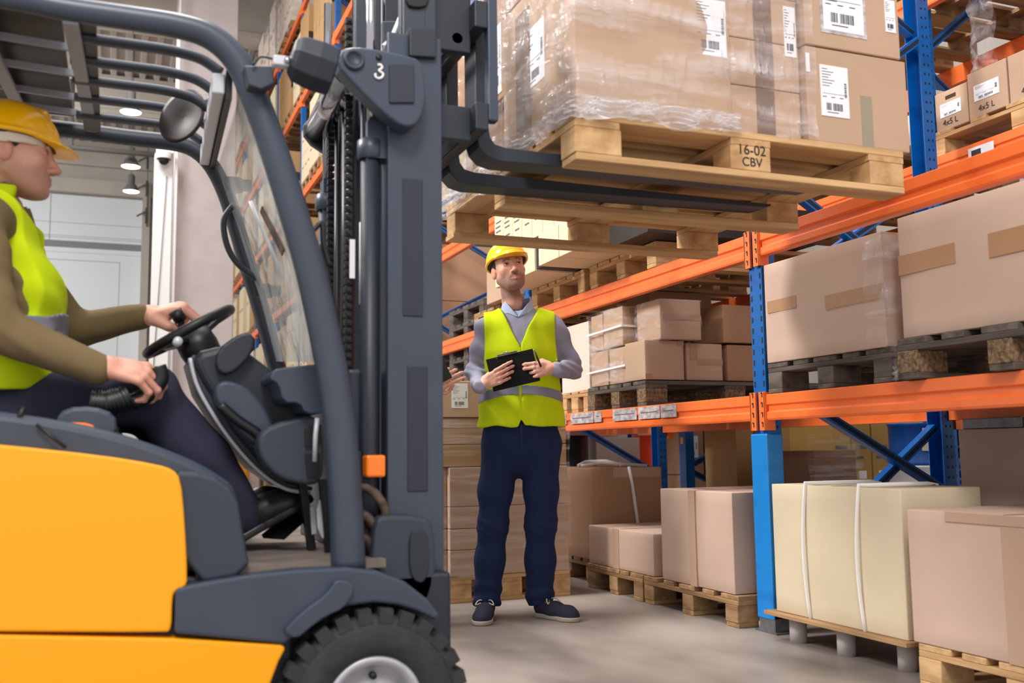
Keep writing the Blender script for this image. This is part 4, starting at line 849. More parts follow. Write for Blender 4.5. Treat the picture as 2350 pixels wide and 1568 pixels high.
for (z0_, z1_, dx) in ((1.175, 1.545, .0), (.72, 1.045, .012)):
    b = MB(); b.box(.69+dx, .745+dx, 2.4965, 2.502, z0_, z1_); part(b, 'recess_shade_panel', 'slate_rec', fk, .004)  # raised panel; darker colour stands in for the pocket's shade
mbox('mast_crossmember', .66, .76, 2.52, 3.18, 1.80, 1.92, 'slate_dark'); mbox('mast_crossmember', .66, .74, 2.52, 3.18, .30, .46, 'slate_dark')
mbox('mast_crossmember', .67, .75, 2.52, 3.18, .62, .70, 'slate_dark')
plate = smoothp([(775, 118), (800, 107), (838, 107), (925, 124), (968, 136), (977, 180), (978, 240), (962, 282), (938, 293), (908, 282), (850, 232), (802, 182), (774, 150)], 1)
prof('tilt_plate', plate, 2.43, .06, 'slate', .008)
far = smoothp([(695, 275), (745, 268), (800, 300), (800, 400), (760, 360), (700, 320)], 1); prof('tilt_plate', far, 3.20, .03, 'slate_dark', .006)
X, Z = onY(812, 138, 2.43); b = MB(); b.lathe([(0, .0), (.018, 0), (.019, -.004), (.026, -.004), (.028, .002)], (X, 2.425, Z), 'y', 28); part(b, 'pivot_cap', 'slate_mid', fk)
A = Vector((X, 2.49, Z-.004)); B = Vector((onY(728, 300, 3.2)[0], 3.2, onY(728, 300, 3.2)[1])); b = MB(); b.tube([A, B], .041, 28); part(b, 'cross_tube', 'chrome', fk)
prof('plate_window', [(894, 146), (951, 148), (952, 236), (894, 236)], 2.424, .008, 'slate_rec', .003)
X, Z = onY(869, 132, 2.43); b = MB(); b.lathe([(0, -.002), (.008, -.002), (.008, .004)], (X, 2.428, Z), 'y', 14); part(b, 'lifting_hole', 'black', fk)
hk = [(869, 152), (874, 158), (869, 164), (864, 159), (869, 152)]; P = [(onY(x, y, 2.43)[0], 2.427, onY(x, y, 2.43)[1]) for x, y in [(866, 150), (873, 150), (876, 157), (869, 163), (878, 170), (876, 178), (868, 181), (861, 177), (861, 170)]]
b = MB(); b.tube(spline(P, 4), .0035, 8); part(b, 'hook_symbol', 'white', fk)
prof('upper_mast', [(925, -90), (992, -90), (998, 70), (1000, 132), (925, 120)], 2.54, .05, 'slate', .004)
prof('upper_mast_block', [(940, 62), (1002, 66), (1003, 132), (940, 128)], 2.484, .05, 'slate_dark', .004)
prof('mast_pulley', smoothp([(932, -40), (985, -40), (985, 12), (960, 18), (932, 12)], 1), 2.52, .02, 'black', .004)
prof('hose_guard', [(877, 48), (912, 48), (918, 95), (878, 100)], 2.62, .02, 'slate_mid', .004)
tubepx('hose_fitting', [(880, 108), (898, 90), (912, 60), (920, 40)], 2.60, .008, 'lightgrey', 8)
# carriage, load backrest and forks
for (z0_, z1_) in ((1.72, 1.80), (2.02, 2.10)): mbox('carriage_plate', .915, .955, 2.55, 3.20, z0_, z1_, 'slate_dark')
for y_ in (2.60, 3.12): mbox('carriage_roller_frame', .80, .92, y_, y_+.03, 1.96, 2.40, 'slate_dark'); mbox('carriage_roller_frame', .80, .92, y_, y_+.03, 1.70, 1.80, 'slate_dark')
b = MB(); b.box(.955, .985, 2.55, 2.585, 1.75, 2.75); b.box(.955, .985, 3.15, 3.185, 1.75, 2.75)
for y_ in (2.75, 2.87, 2.99): b.box(.96, .975, y_, y_+.02, 2.08, 2.75)
b.box(.957, .983, 2.586, 3.149, 2.06, 2.10); part(b, 'load_backrest', 'slate', fk, .004)
for y_ in (2.66, 2.935):
    yy0, yy1 = y_, y_+.10; zc = 1.655; P = [(.955, 2.13), (.955, 1.73), (.965, 1.69), (.99, 1.665), (1.03, 1.655), (2.16, 1.672), (2.19, 1.68), (2.19, 1.686), (1.05, 1.698), (1.015, 1.705), (1.0, 1.725), (.995, 1.76), (.995, 2.13)]
    b = MB(); b.prism([(x, z_+.014) for x, z_ in P], yy0, yy1); part(b, 'fork', 'steel' if 0 else 'slate_dark', fk, .005, clean=True)
b = MB(); b.tube([(.86, 2.62, 1.73), (.86, 3.12, 1.73)], .022, 16); b.tube([(.88, 2.6, 2.0), (.88, 2.9, 2.0)], .016, 14); part(b, 'side_shift_cylinder', 'steel', fk)
# turn lamp, brackets and hydraulics ahead of the near pillar
X, Z = onY(856, 1070, 2.52); b = MB(); b.box(X-.024, X+.026, 2.49, 2.55, Z-.028, Z+.028); part(b, 'turn_lamp', 'amber', fk, .006)
prof('lamp_bracket', [(800, 1030), (830, 1035), (836, 1100), (828, 1150), (806, 1150)], 2.53, .03, 'black', .004)
b = MB()
for s_ in ([(815, 1120), (850, 1125), (880, 1160), (884, 1190), (868, 1225), (860, 1262)], [(810, 1180), (840, 1185), (862, 1215)], [(812, 1230), (842, 1240), (855, 1268)]):
    b.tube(spline([(onY(x, y, 2.47)[0], 2.47, onY(x, y, 2.47)[1]) for x, y in s_], 4), .012, 10)
part(b, 'hydraulic_pipe', 'brownsteel', fk)
prof('valve_block', smoothp([(806, 1190), (850, 1200), (852, 1275), (806, 1280)], 1), 2.485, .04, 'brownsteel', .006)
# ---------------------------------------------------------------- people: surfaces from blended distance fields
import openvdb
def smin(a, b, k): h = np.clip(.5+.5*(b-a)/k, 0, 1); return b*(1-h)+a*h-k*h*(1-h)
def smax(a, b, k): return -smin(-a, -b, k)
def rc(P, a, b, ra, rb, sy=1.0):
    a = np.array(a, np.float32); b = np.array(b, np.float32); s = np.array([1, sy, 1], np.float32)
    d = (b-a)*s; px, py, pz = P[0]-a[0], (P[1]-a[1])*s[1], P[2]-a[2]
    t = np.clip((px*d[0]+py*d[1]+pz*d[2])/max(1e-9, float(d@d)), 0, 1)
    return np.sqrt((px-d[0]*t)**2+(py-d[1]*t)**2+(pz-d[2]*t)**2)-(ra+(rb-ra)*t)
def ell(P, c, r):
    x, y, z = (P[0]-c[0])/r[0], (P[1]-c[1])/r[1], (P[2]-c[2])/r[2]; k0 = np.sqrt(x*x+y*y+z*z)
    k1 = np.sqrt((x/r[0])**2+(y/r[1])**2+(z/r[2])**2)+1e-9; return k0*(k0-1)/k1
def chain(P, pts, k=.02, sy=1.0):
    d = None
    for (a, ra), (b, rb) in zip(pts[:-1], pts[1:]):
        q = rc(P, a, b, ra, rb, sy); d = q if d is None else smin(d, q, k)
    return d
def grid(lo, hi, h):
    ax = [np.arange(l, u, h, dtype=np.float32) for l, u in zip(lo, hi)]; return np.meshgrid(*ax, indexing='ij')
def polys(fn, lo, hi, h):
    P = grid(lo, hi, h); d = np.clip(fn(P), -4*h, 4*h).astype(np.float32)
    for ax in range(3):
        sl = [slice(None)]*3
        for e in (0, -1): sl[ax] = e; d[tuple(sl)] = 4*h
    g = openvdb.FloatGrid(background=4*h); g.copyFromArray(d); v, t, q = g.convertToPolygons(0.0, 0.0)
    v = np.array(v)*h+np.array(lo); f = [list(map(int, x)) for x in t]+[list(map(int, x)) for x in q]
    return v, f
def mesh_obj(name, sets, mat, parent=None, tint=None, smooth_it=1):
    """sets: list of (verts, faces, tint array or None)"""
    V = []; Fc = []; T = []; n = 0
    for s in sets:
        v, f = s[0], s[1]; V.append(v); Fc += [[i+n for i in q] for q in f]; n += len(v)
        T.append(s[2] if len(s) > 2 and s[2] is not None else np.tile(np.array([[1, 1, 1, 1.0]]), (len(v), 1)))
    V = np.concatenate(V); me = bpy.data.meshes.new(name); me.from_pydata(V.tolist(), [], Fc); me.update()
    bm = bmesh.new(); bm.from_mesh(me)
    for _ in range(smooth_it): bmesh.ops.smooth_vert(bm, verts=bm.verts, factor=.5, use_axis_x=True, use_axis_y=True, use_axis_z=True)
    bmesh.ops.recalc_face_normals(bm, faces=bm.faces); bm.to_mesh(me); bm.free()
    at = me.color_attributes.new('tint', 'FLOAT_COLOR', 'POINT'); at.data.foreach_set('color', np.concatenate(T).astype(np.float32).ravel())
    me.polygons.foreach_set('use_smooth', [True]*len(me.polygons)); me.materials.append(M[mat] if isinstance(mat, str) else mat)
    o = bpy.data.objects.new(name, me); COL.objects.link(o); o.parent = parent; return o
def cloth(name, col, scale=9, bump=.35, rough=.9, sheen=0):
    mt = base(name, col, rough, spec=.2); noisy(mt, .10, (scale, scale, scale), bump=bump, bscale=(scale*2.2, scale*2.2, scale*1.6), detail=3); M[name] = mt; return mt
cloth('hi_vis_yellow', (206, 228, 20), 5, .3); cloth('knit_grey', (150, 150, 168), 7, .4); cloth('shirt_blue', (172, 184, 212), 10, .2); cloth('navy_trousers', (30, 42, 76), 6, .5)
cloth('olive_knit', (122, 104, 74), 8, .4); cloth('work_trousers', (52, 52, 70), 6, .4); cloth('dark_jacket', (44, 44, 50), 6, .4)
M['reflective'] = base('reflective_tape', (140, 142, 160), .35, .3); M['shoe'] = cloth('shoe_canvas', (44, 44, 58), 20, .3); M['sole'] = base('shoe_sole', (150, 142, 128), .7); M['lace'] = base('shoe_lace', (196, 186, 158), .8)
M['helmet'] = base('helmet_shell', (255, 186, 0), .22); M['helmet_in'] = base('helmet_lining', (50, 36, 22), .8); M['strapw'] = base('helmet_band', (216, 204, 190), .6); M['leather'] = base('black_leather', (30, 30, 34), .35)
M['hair'] = noisy(base('dark_hair', (70, 56, 50), .7), .4, (60, 60, 200)); M['eye'] = base('eye_white', (218, 208, 204), .15); M['iris'] = base('iris', (54, 42, 38), .12); M['board'] = base('clipboard_black', (10, 12, 13), .6, spec=.2)
sk = bpy.data.materials.new('skin'); sk.use_nodes = True; nt = sk.node_tree; b = nt.nodes['Principled BSDF']; b.inputs['Roughness'].default_value = .5
at = nt.nodes.new('ShaderNodeAttribute'); at.attribute_name = 'tint'; mx = nt.nodes.new('ShaderNodeMix'); mx.data_type = 'RGBA'; mx.blend_type = 'MULTIPLY'; mx.inputs[0].default_value = 1
mx.inputs[6].default_value = (*lin((218, 170, 148)), 1); nt.links.new(at.outputs['Color'], mx.inputs[7]); nt.links.new(mx.outputs[2], b.inputs['Base Color'])
b.inputs['Subsurface Weight'].default_value = .12; b.inputs['Subsurface Radius'].default_value = (.02, .008, .004); M['skin'] = sk

# head in its own frame: face towards -y, eyes at z = 0
def head_sdf(P):
    x = np.abs(P[0]); Q = (x, P[1], P[2])
    d = ell(Q, (0, .012, .036), (.077, .096, .086)); d = smin(d, ell(Q, (0, -.03, .045), (.066, .062, .056)), .02)
    d = smin(d, ell(Q, (0, -.034, -.03), (.062, .058, .084)), .03)
    d = smin(d, rc(Q, (.053, .002, -.055), (.024, -.066, -.096), .019, .018), .03); d = smin(d, ell(Q, (0, -.05, -.078), (.042, .036, .036)), .02)
    d = smin(d, ell(Q, (0, -.080, -.100), (.021, .017, .017)), .018); d = smin(d, ell(Q, (.044, -.060, -.026), (.021, .020, .018)), .022)
    d = smin(d, rc(Q, (.012, -.083, .020), (.046, -.070, .020), .010, .009), .014)
    d = smin(d, ell(Q, (0, -.070, -.064), (.034, .026, .027)), .014)
    d = smax(d, -(np.sqrt((x-.032)**2+(P[1]+.098)**2+(P[2]+.001)**2)-.0145), .012)
    d = smin(d, ell(Q, (.032, -.0745, 0), (.0172, .0142, .0128)), .006)
    d = smin(d, rc(Q, (0, -.086, .014), (0, -.108, -.034), .0075, .0105), .010); d = smin(d, ell(Q, (0, -.112, -.038), (.0115, .0115, .0095)), .008)
    d = smin(d, ell(Q, (.0135, -.101, -.041), (.0078, .010, .0075)), .006)
    d = smax(d, -ell(Q, (.0068, -.108, -.0495), (.0042, .006, .0045)), .003)
    d = smin(d, rc(Q, (0, -.0965, -.0635), (.020, -.087, -.0650), .0052, .003), .005); d = smin(d, rc(Q, (0, -.0955, -.0755), (.018, -.087, -.0700), .0064, .003), .005)
    d = smax(d, -rc(Q, (0, -.104, -.0692), (.024, -.090, -.0675), .0020, .0012), .003)
    d = smin(d, rc(Q, (.036, -.086, -.001), (.0455, -.074, -.002), .002, .001), .006)
    # eye opening
    d = smax(d, -ell(Q, (.0325, -.089, -.0008), (.0125, .012, .0042)), .0015)
    # ear
    e = ell((x-.22*(P[1]), P[1], P[2]), (  .0745, .012, -.012), (.0085, .019, .031)); e = smax(e, -ell((x-.22*(P[1]), P[1], P[2]), (.087, .010, -.008), (.007, .011, .018)), .004); d = smin(d, e, .006)
    d = smin(d, rc(Q, (0, .030, -.04), (0, .046, -.16), .047, .052), .022)
    return d
hv, hf = polys(head_sdf, (-.1, -.135, -.20), (.1, .125, .135), .0024)
def head_tint(v, beard, col):
    x, y, z = np.abs(v[:, 0]), v[:, 1], v[:, 2]; t = np.ones((len(v), 4)); sm = lambda a, b, q: np.clip((q-a)/(b-a), 0, 1)
    rng = np.random.default_rng(2); nz = .85+.3*rng.random(len(v))
    jaw = sm(-.030, -.060, z-.25*np.maximum(0, y+.02)) * sm(.06, .03, y) * (1-sm(-.17, -.14, -z*0+z*-1) if False else 1); jaw *= sm(-.165, -.135, z)
    mo = np.exp(-((x/.024)**2+((z+.0695)/.0085)**2)**2)*(y < -.07); cheek = np.exp(-((x-.045)/.022)**2-((z+.025)/.02)**2)*(y < -.03)
    bm_ = np.clip(jaw-cheek*.9, 0, 1)*beard*(1-mo)*nz
    for i, c in enumerate((.30, .27, .27)): t[:, i] *= 1-bm_*(1-c)
    mu = np.exp(-((x/.026)**2+((z+.056)/.006)**2)**2)*(y < -.08)*beard*.8*nz
    for i, c in enumerate((.55, .5, .48)): t[:, i] *= 1-mu*(1-c)
    for i, c in enumerate((.82, .58, .58)): t[:, i] *= 1-mo*(1-c)
    br = np.exp(-(((z-.020-.35*(x-.02)*(x < .034)+.2*np.maximum(0, x-.034))/.0056)**2)**2)*sm(.010, .016, x)*sm(.052, .044, x)*(y < -.05)
    for i, c in enumerate((.34, .29, .27)): t[:, i] *= 1-br*nz*.95*(1-c)
    lid = np.exp(-((x-.0325)/.016)**4-((z-.001)/.0095)**4)*(y < -.07)
    for i, c in enumerate((.74, .64, .62)): t[:, i] *= 1-lid*(1-c)
    lash = np.exp(-((x-.0325)/.0145)**6-(np.abs(z-.0045+9*(x-.0325)**2)/.0016)**2)*(y < -.075)
    for i in range(3): t[:, i] *= 1-lash*.75
    fold_shade = np.exp(-((x-.030-.25*(-.045-z))/.004)**2)*sm(-.070, -.055, z)*sm(-.035, -.045, z)*(y < -.07)*.25  # crease beside the mouth, its shade painted into the skin tint
    for i in range(3): t[:, i] *= 1-fold_shade
    rd = np.exp(-((x-.043)/.016)**2-((z+.032)/.014)**2)*(y < -.04)+np.exp(-(x/.012)**2-((z+.038)/.009)**2)*(y < -.095)+(x > .074)*.9
    for i, c in enumerate((1.0, .84, .84)): t[:, i] *= 1-np.clip(rd, 0, 1)*(1-c)
    t[:, :3] *= np.array(col); return t
def xfv(v, mat): A = np.array(mat); return v @ A[:3, :3].T + A[:3, 3]
# hand: wrist at origin, fingers along +y, thumb on +x side, palm looks to -z
def hand_set(curl=(30, 35, 40, 45), spread=6, thumb=((.030, .022, -.008), (.052, .050, -.022), (.050, .080, -.034), (.042, .098, -.040)), first=(1, 1, 1, 1)):
    segs = []
    for i in range(4):
        bx = (.031, .0105, -.0105, -.0305)[i]; by = (.090, .094, .089, .080)[i]; ln = ((.044, .027, .022), (.048, .030, .023), (.044, .028, .022), (.035, .022, .020))[i]
        p = np.array([bx, by, 0.]); segs.append((np.array([bx*.55, .02, 0]), p, .0105, .0098)); a = 0; sp = math.radians((1.5-i)*spread)
        for j, l in enumerate(ln):
            a += math.radians(curl[i]*((.75, 1.1, .8)[j])*(first[i] if j == 0 else 1)); q = p+l*np.array([math.sin(sp)*math.cos(a), math.cos(sp)*math.cos(a), -math.sin(a)])
            segs.append((p, q, (.0095, .0086, .0078)[j]*(.9 if i == 3 else 1), (.0086, .0078, .0066)[j]*(.9 if i == 3 else 1))); p = q
    def fn(P):
        d = rc(P, (0, .0, 0), (.004, .05, 0), .024, .036, 1.0); d = smax(d, np.abs(P[2]+.002)-.0145, .012)
        d = smin(d, rc(P, (.024, .02, -.006), (.020, .045, -.010), .015, .013), .01)
        for k in range(4):
            dd = None
            for s in segs[k*4:k*4+4]: q = rc(P, *s); dd = q if dd is None else smin(dd, q, .004)
            d = smin(d, dd, .006)
        T = [np.array(t) for t in thumb]; d = smin(d, smin(rc(P, T[0], T[1], .014, .0115), smin(rc(P, T[1], T[2], .0112, .0100), rc(P, T[2], T[3], .0098, .0076), .004), .004), .008)
        return smin(d, rc(P, (0, -.03, 0), (0, .01, 0), .023, .024), .015)
    v, f = polys(fn, (-.075, -.085, -.12), (.085, .20, .05), .0026)
    return v, f
def frame3(o, yv, zv, mirror=False):
    y = Vector(yv).normalized(); z = Vector(zv); z = (z-y*z.dot(y)).normalized(); x = y.cross(z)
    if mirror: x = -x
    m_ = Matrix.Identity(4)
    for i in range(3): m_[i][0], m_[i][1], m_[i][2], m_[i][3] = x[i], y[i], z[i], o[i]
    return m_
def hand_tint(v, col): t = np.ones((len(v), 4)); t[:, 0] = col[0]; t[:, 1] = col[1]*.93; t[:, 2] = col[2]*.93; return t
def head_extras(root, HM, hat_tilt, strap=False, gaze=(0, 0)):
    """eyes, hair and hard hat as parts; HM places the head frame in the person's frame"""
    for sx in (-1, 1):
        c = HM @ Vector((sx*.0325, -.0755, 0)); g = (HM.to_3x3() @ Vector((gaze[0], -1, gaze[1]))).normalized()
        b = MB(); b.lathe([(.0122*math.sin(a), -.0122*math.cos(a)) for a in np.linspace(0, math.pi, 14)], (0, 0, 0), 'z', 20)
        e = b.build('eyeball', 'eye', root, loc=c)
        b = MB(); b.lathe([(0, .01245), (.0035, .0124), (.0064, .0109), (.0066, .0104)], (0, 0, 0), 'z', 18); i_ = b.build('iris', 'iris', e); i_.rotation_euler = g.to_track_quat('Z', 'Y').to_euler()
    def hair(P):
        x = np.abs(P[0]); Q = (x, P[1], P[2]); d = ell(Q, (0, .016, .036), (.0815, .099, .088))
        d = smax(d, -(P[2]+.055-.4*np.maximum(0, -(P[1]-.03))*0), .004); d = smax(d, -(P[1]-(-.018-.0)), .01) if False else d
        face = ell(Q, (0, -.085, -.01), (.078, .098, .075)); d = smax(d, -face, .006)
        return smax(d, -ell(Q, (.088, .012, -.02), (.022, .022, .028)), .004)
    v, f = polys(hair, (-.1, -.1, -.07), (.1, .13, .14), .004); mesh_obj('hair', [(xfv(v, HM), f)], 'hair', root)
    HT = HM @ Matrix.Translation((0, .008, .028)) @ Matrix.Rotation(hat_tilt, 4, 'X')
    def hat(P):
        x = np.abs(P[0]); Q = (x, P[1], P[2]); d = ell(Q, (0, .005, .012), (.103, .128, .098)); d = smin(d, rc(Q, (0, -.075, .083), (0, .085, .083), .018, .018), .018)
        d = smax(d, -(P[2]-.004-.0), .006)
        rim = np.maximum(np.sqrt((P[0]/.109)**2+((P[1]-.005)/.134)**2)*.11-.11, np.abs(P[2]-.008)-.005); d = smin(d, rim, .008)
        vis = ell(Q, (0, -.085, .002-.0), (.086, .088, .0085)); zc = P[2]+.18*np.maximum(0, -(P[1]+.06)); vis = ell((x, P[1], zc), (0, -.088, .004), (.084, .086, .008)); d = smin(d, vis, .012)
        return smax(d, -ell(Q, (0, .005, .006), (.097, .122, .092)), .003)
    v, f = polys(hat, (-.125, -.19, -.04), (.125, .15, .125), .0035)
    hl = mesh_obj('hard_hat', [(xfv(v, HT), f)], 'helmet', root)
    def lining(P):
        Q = (np.abs(P[0]), P[1], P[2]); d = ell(Q, (0, .005, .010), (.095, .120, .088)); d = smax(d, -(P[2]-.0), .002); return smax(d, -ell(Q, (0, .005, -.01), (.083, .106, .07)), .003)
    v, f = polys(lining, (-.11, -.13, -.02), (.11, .14, .11), .0045); mesh_obj('hat_lining', [(xfv(v, HT), f)], 'helmet_in', root)
    if strap:
        def bd(P):
            q = np.sqrt((P[0]/.090)**2+((P[1]-.008)/.108)**2)*.098; z = P[2]-.35*(P[1]-.0)*0+.012+.0; return np.maximum(np.abs(q-.099)-.003, np.abs(z+.0-.12*P[1]*-1-.0)-.014)
        v, f = polys(bd, (-.105, -.12, -.05), (.105, .135, .03), .004); mesh_obj('hat_headband', [(xfv(v, HT), f)], 'strapw', root)
def wr(P, amp, zf, ph=0.0, xf=8): return amp*np.sin(P[2]*zf+2.2*np.sin(P[0]*xf+ph)+1.7*np.sin(P[1]*xf*1.3+ph))

def place(root, loc, rz): root.location = loc; root.rotation_euler = (0, 0, rz)

# ---------------------------------------------------------------- the standing man
MX, MY = 1.885, 4.70
HMm = Matrix.Translation((-.024, -.018, 1.752)) @ Matrix.Rotation(.26, 4, 'Z') @ Matrix.Rotation(-.13, 4, 'Y') @ Matrix.Rotation(-.15, 4, 'X') @ Matrix.Diagonal((1.02, 1.04, 1.09, 1))
core = lambda P: smin(smin(chain(P, [((.03, .02, .95), .13), ((.03, .02, 1.2), .125), ((.03, .02, 1.38), .12), ((.02, .02, 1.5), .05)], .03, 1.3), chain(P, [((-.06, .02, .9), .08), ((-.115, .0, .47), .045), ((-.15, .02, .1), .035)]), .03), chain(P, [((.12, .02, .9), .08), ((.12, .0, .47), .045), ((.112, .02, .1), .035)]), .03)
cv, cf = polys(core, (-.3, -.2, .05), (.35, .25, 1.6), .012)
# arms
SL, EL_, WL = (-.145, .02, 1.450), (-.204, .02, 1.225), (-.170, -.222, 1.136)
SR, ER, WR = (.205, .02, 1.455), (.300, .04, 1.235), (.206, -.222, 1.218)
h1v, h1f = hand_set(curl=(14, 20, 22, 26), spread=1.2, thumb=((.026, .020, -.010), (.036, .045, -.034), (.032, .070, -.052), (.024, .090, -.060))); h2v, h2f = hand_set(curl=(34, 42, 66, 74), spread=1, first=(.9, .9, 1.1, 1.1), thumb=((.026, .020, -.008), (.046, .046, -.022), (.040, .074, -.034), (.026, .094, -.042)))
h1 = xfv(h1v, frame3((WL[0]+.016, WL[1]-.008, WL[2]+.006), (.84, -.16, .46), (-.15, -1, -.05), mirror=True)); h2 = xfv(h2v, frame3((WR[0]-.018, WR[1]-.008, WR[2]), (-.95, -.16, -.05), (.15, -1, .10), mirror=False))
tm = (1.0, .97, .95)
man = mesh_obj('person', [(xfv(hv, HMm), hf, head_tint(hv, .85, tm)), (cv, cf), (h1, h1f, hand_tint(h1, tm)), (h2, h2f, hand_tint(h2, tm))], 'skin')
tag(man, 'standing person in yellow hard hat and vest, looking up, holding a black clipboard', 'person')
place(man, (MX, MY, 0), -YAW)
head_extras(man, HMm, -.10, gaze=(.16, .22))
torso = lambda P, e=0.0: smin(chain(P, [((.03, .02, .93), .190+e), ((.03, .015, 1.10), .178+e), ((.03, .01, 1.30), .184+e), ((.03, .02, 1.40), .160+e)], .05, 1.42), rc(P, (-.115, .025, 1.450), (.175, .025, 1.450), .062+e, .062+e), .06)
def mbase(P, e=0.):
    d = torso(P, e); d = smin(d, rc(P, (.025, .03, 1.47), (.02, .025, 1.565), .092+e, .060+e), .04)
    d = smin(d, chain(P, [(SL, .058+e), (EL_, .046+e), (WL, .037+e)], .02), .03); return smin(d, chain(P, [(SR, .060+e), (ER, .050+e), (WR, .038+e)], .02), .03)
def sweater(P):
    d = mbase(P)
    d = smax(d, -rc(P, (.02, .005, 1.50), (.015, -.005, 1.68), .055, .072), .006)
    v_ = (P[2]-1.485)-np.abs(P[0]-.025)*1.1; d = smax(d, -np.maximum(-v_, P[1]+.0), .006)
    d = smax(d, (np.array(.0)-(P[2]-.99)), .004)
    return d+(wr(P, .0045, 46, .6, 7)+.004*np.exp(-((P[2]-1.235)/.05)**2)*np.sin(P[2]*150+P[0]*60))*np.clip((np.abs(P[0]-.03)-.15)/.03, 0, 1)+wr(P, .0022, 55, 2, 14)
v, f = polys(sweater, (-.32, -.26, .88), (.40, .24, 1.60), .0058); mesh_obj('sweater', [(v, f)], 'knit_grey', man)
def vest(P, e=.014):
    d = mbase(P, e); flare = .02*np.clip((1.15-P[2])/.2, 0, 1); d = smin(torso(P, e), smax(d, 1.25-P[2], .05), .01)-flare
    d = smax(d, -mbase(P, -.012), .003); d = smax(d, .945-P[2]-.03*np.cos((P[0]-.03)*8)*0, .003)
    arm = np.minimum(P[0]+.150+.10*np.clip(P[2]-1.2, 0, .4)*0, .212-P[0]); up = P[2]-1.20
    cut = np.minimum(-arm, up) ; d = smax(d, cut, .008)
    vz = (P[2]-1.352)*.52; vn = np.abs(P[0]-.027)-np.maximum(vz, 0); d = smax(d, -np.maximum(np.maximum(vn, 1.352-P[2]), P[1]-.03), .004)
    d = smax(d, -(np.sqrt((P[0]-.025)**2+(P[1]-.03)**2)-.088)*1.0, .004) if False else smax(d, -rc(P, (.025, .01, 1.44), (.022, .02, 1.7), .070, .100), .004)
    notch = np.maximum(np.abs(P[0]-.03)-.6*np.clip(.975-P[2], 0, 1), P[1]); d = smax(d, -notch, .003)
    return d+wr(P, .003, 22, 1.2, 7)+.003*np.sin(P[0]*60+2*np.sin(P[2]*9))*np.clip((P[2]-1.2)*6, 0, 1)+.0028*np.sin(P[2]*52+P[0]*34)*np.clip((1.36-P[2])*6, 0, 1)+.003*np.sin(P[0]*46-P[2]*14)*np.clip((1.09-P[2])*10, 0, 1)
v, f = polys(vest, (-.25, -.22, .93), (.32, .23, 1.56), .0052); mesh_obj('hi_vis_vest', [(v, f)], 'hi_vis_yellow', man)
def band(P):
    d = torso(P, .0185)-.02*np.clip((1.15-P[2])/.2, 0, 1); d = smax(d, -torso(P, -.01), .002); zc = 1.117-.03*np.cos((P[0]-.03)*7)*0-(-.012)*(np.abs(P[0]-.03)/.2)**2*0
    return smax(d, np.abs(P[2]-(1.123-.35*(P[0]-.03)**2*2))-.027, .002)+wr(P, .003, 22, 1.2, 7)
v, f = polys(band, (-.26, -.22, 1.05), (.32, .23, 1.18), .0044); mesh_obj('reflective_band', [(v, f)], 'reflective', man)
b = MB(); b.box(.022, .034, -.178, -.170, .985, 1.33); b.build('vest_seam', 'hi_vis_yellow', man, .002)
def collar(P):
    d = np.abs(rc(P, (.02, .02, 1.44), (.018, .010, 1.63), .105, .062))-.004; d = smax(d, P[2]-(1.612-.30*np.clip(-(P[1]), 0, .1)), .003); d = smax(d, 1.515-P[2]-.45*np.clip(.05-np.abs(P[0]-.02), 0, 1)*(P[1] < 0), .003)
    g = np.abs(P[0]-.02)-np.clip((P[2]-1.500)*.75, 0, 1); return smax(d, -np.maximum(g, P[1]+.01), .002)
v, f = polys(collar, (-.12, -.14, 1.46), (.16, .16, 1.64), .0035); mesh_obj('shirt_collar', [(v, f)], 'shirt_blue', man)
def undershirt(P): d = mbase(P, -.006); d = smax(d, -(P[1]*1.0)*0+P[1]-.0, .01); d = smax(d, 1.46-P[2], .004); return smax(smax(d, np.abs(P[0]-.025)-.07, .01), -rc(P, (.02, .0, 1.54), (.015, -.02, 1.70), .045, .070), .006)
v, f = polys(undershirt, (-.06, -.18, 1.44), (.11, .05, 1.58), .005); mesh_obj('shirt_front', [(v, f)], 'shirt_blue', man)
def trousers(P):
    d = chain(P, [((.028, .02, .97), .182), ((.028, .02, .88), .196)], .04, 1.45)
    l1 = chain(P, [((-.066, .02, .86), .108), ((-.104, .0, .62), .080), ((-.117, .0, .46), .070), ((-.136, .015, .28), .069), ((-.152, .02, .085), .070)], .05)
    l2 = chain(P, [((.128, .02, .86), .108), ((.126, .0, .62), .081), ((.122, .0, .46), .073), ((.116, .015, .28), .070), ((.112, .02, .085), .070)], .05)
    lo = np.clip((.24-P[2])/.14, 0, 1); hi = np.clip((P[2]-.70)/.2, 0, 1)
    w = wr(P, .0055, 80, .4, 12)*lo+wr(P, .0012, 22, 2.4, 8)*(1-lo)+.0022*np.sin(P[2]*50+P[0]*30)*hi+.0018*np.exp(-((P[2]-.44)/.06)**2)*np.sin(P[2]*120+P[0]*50)
    d = smin(d, np.minimum(l1, l2), .02)+w; return smax(d, .055-P[2]-.15*np.clip(P[1], -.05, .05), .006)
v, f = polys(trousers, (-.26, -.17, .03), (.28, .2, 1.0), .0062); mesh_obj('trousers', [(v, f)], 'navy_trousers', man)
b = MB(); b.tube([(.03, -.146, .95), (.03, -.145, .88), (.03, -.135, .82)], .003, 6); b.build('fly_seam', 'work_trousers', man)
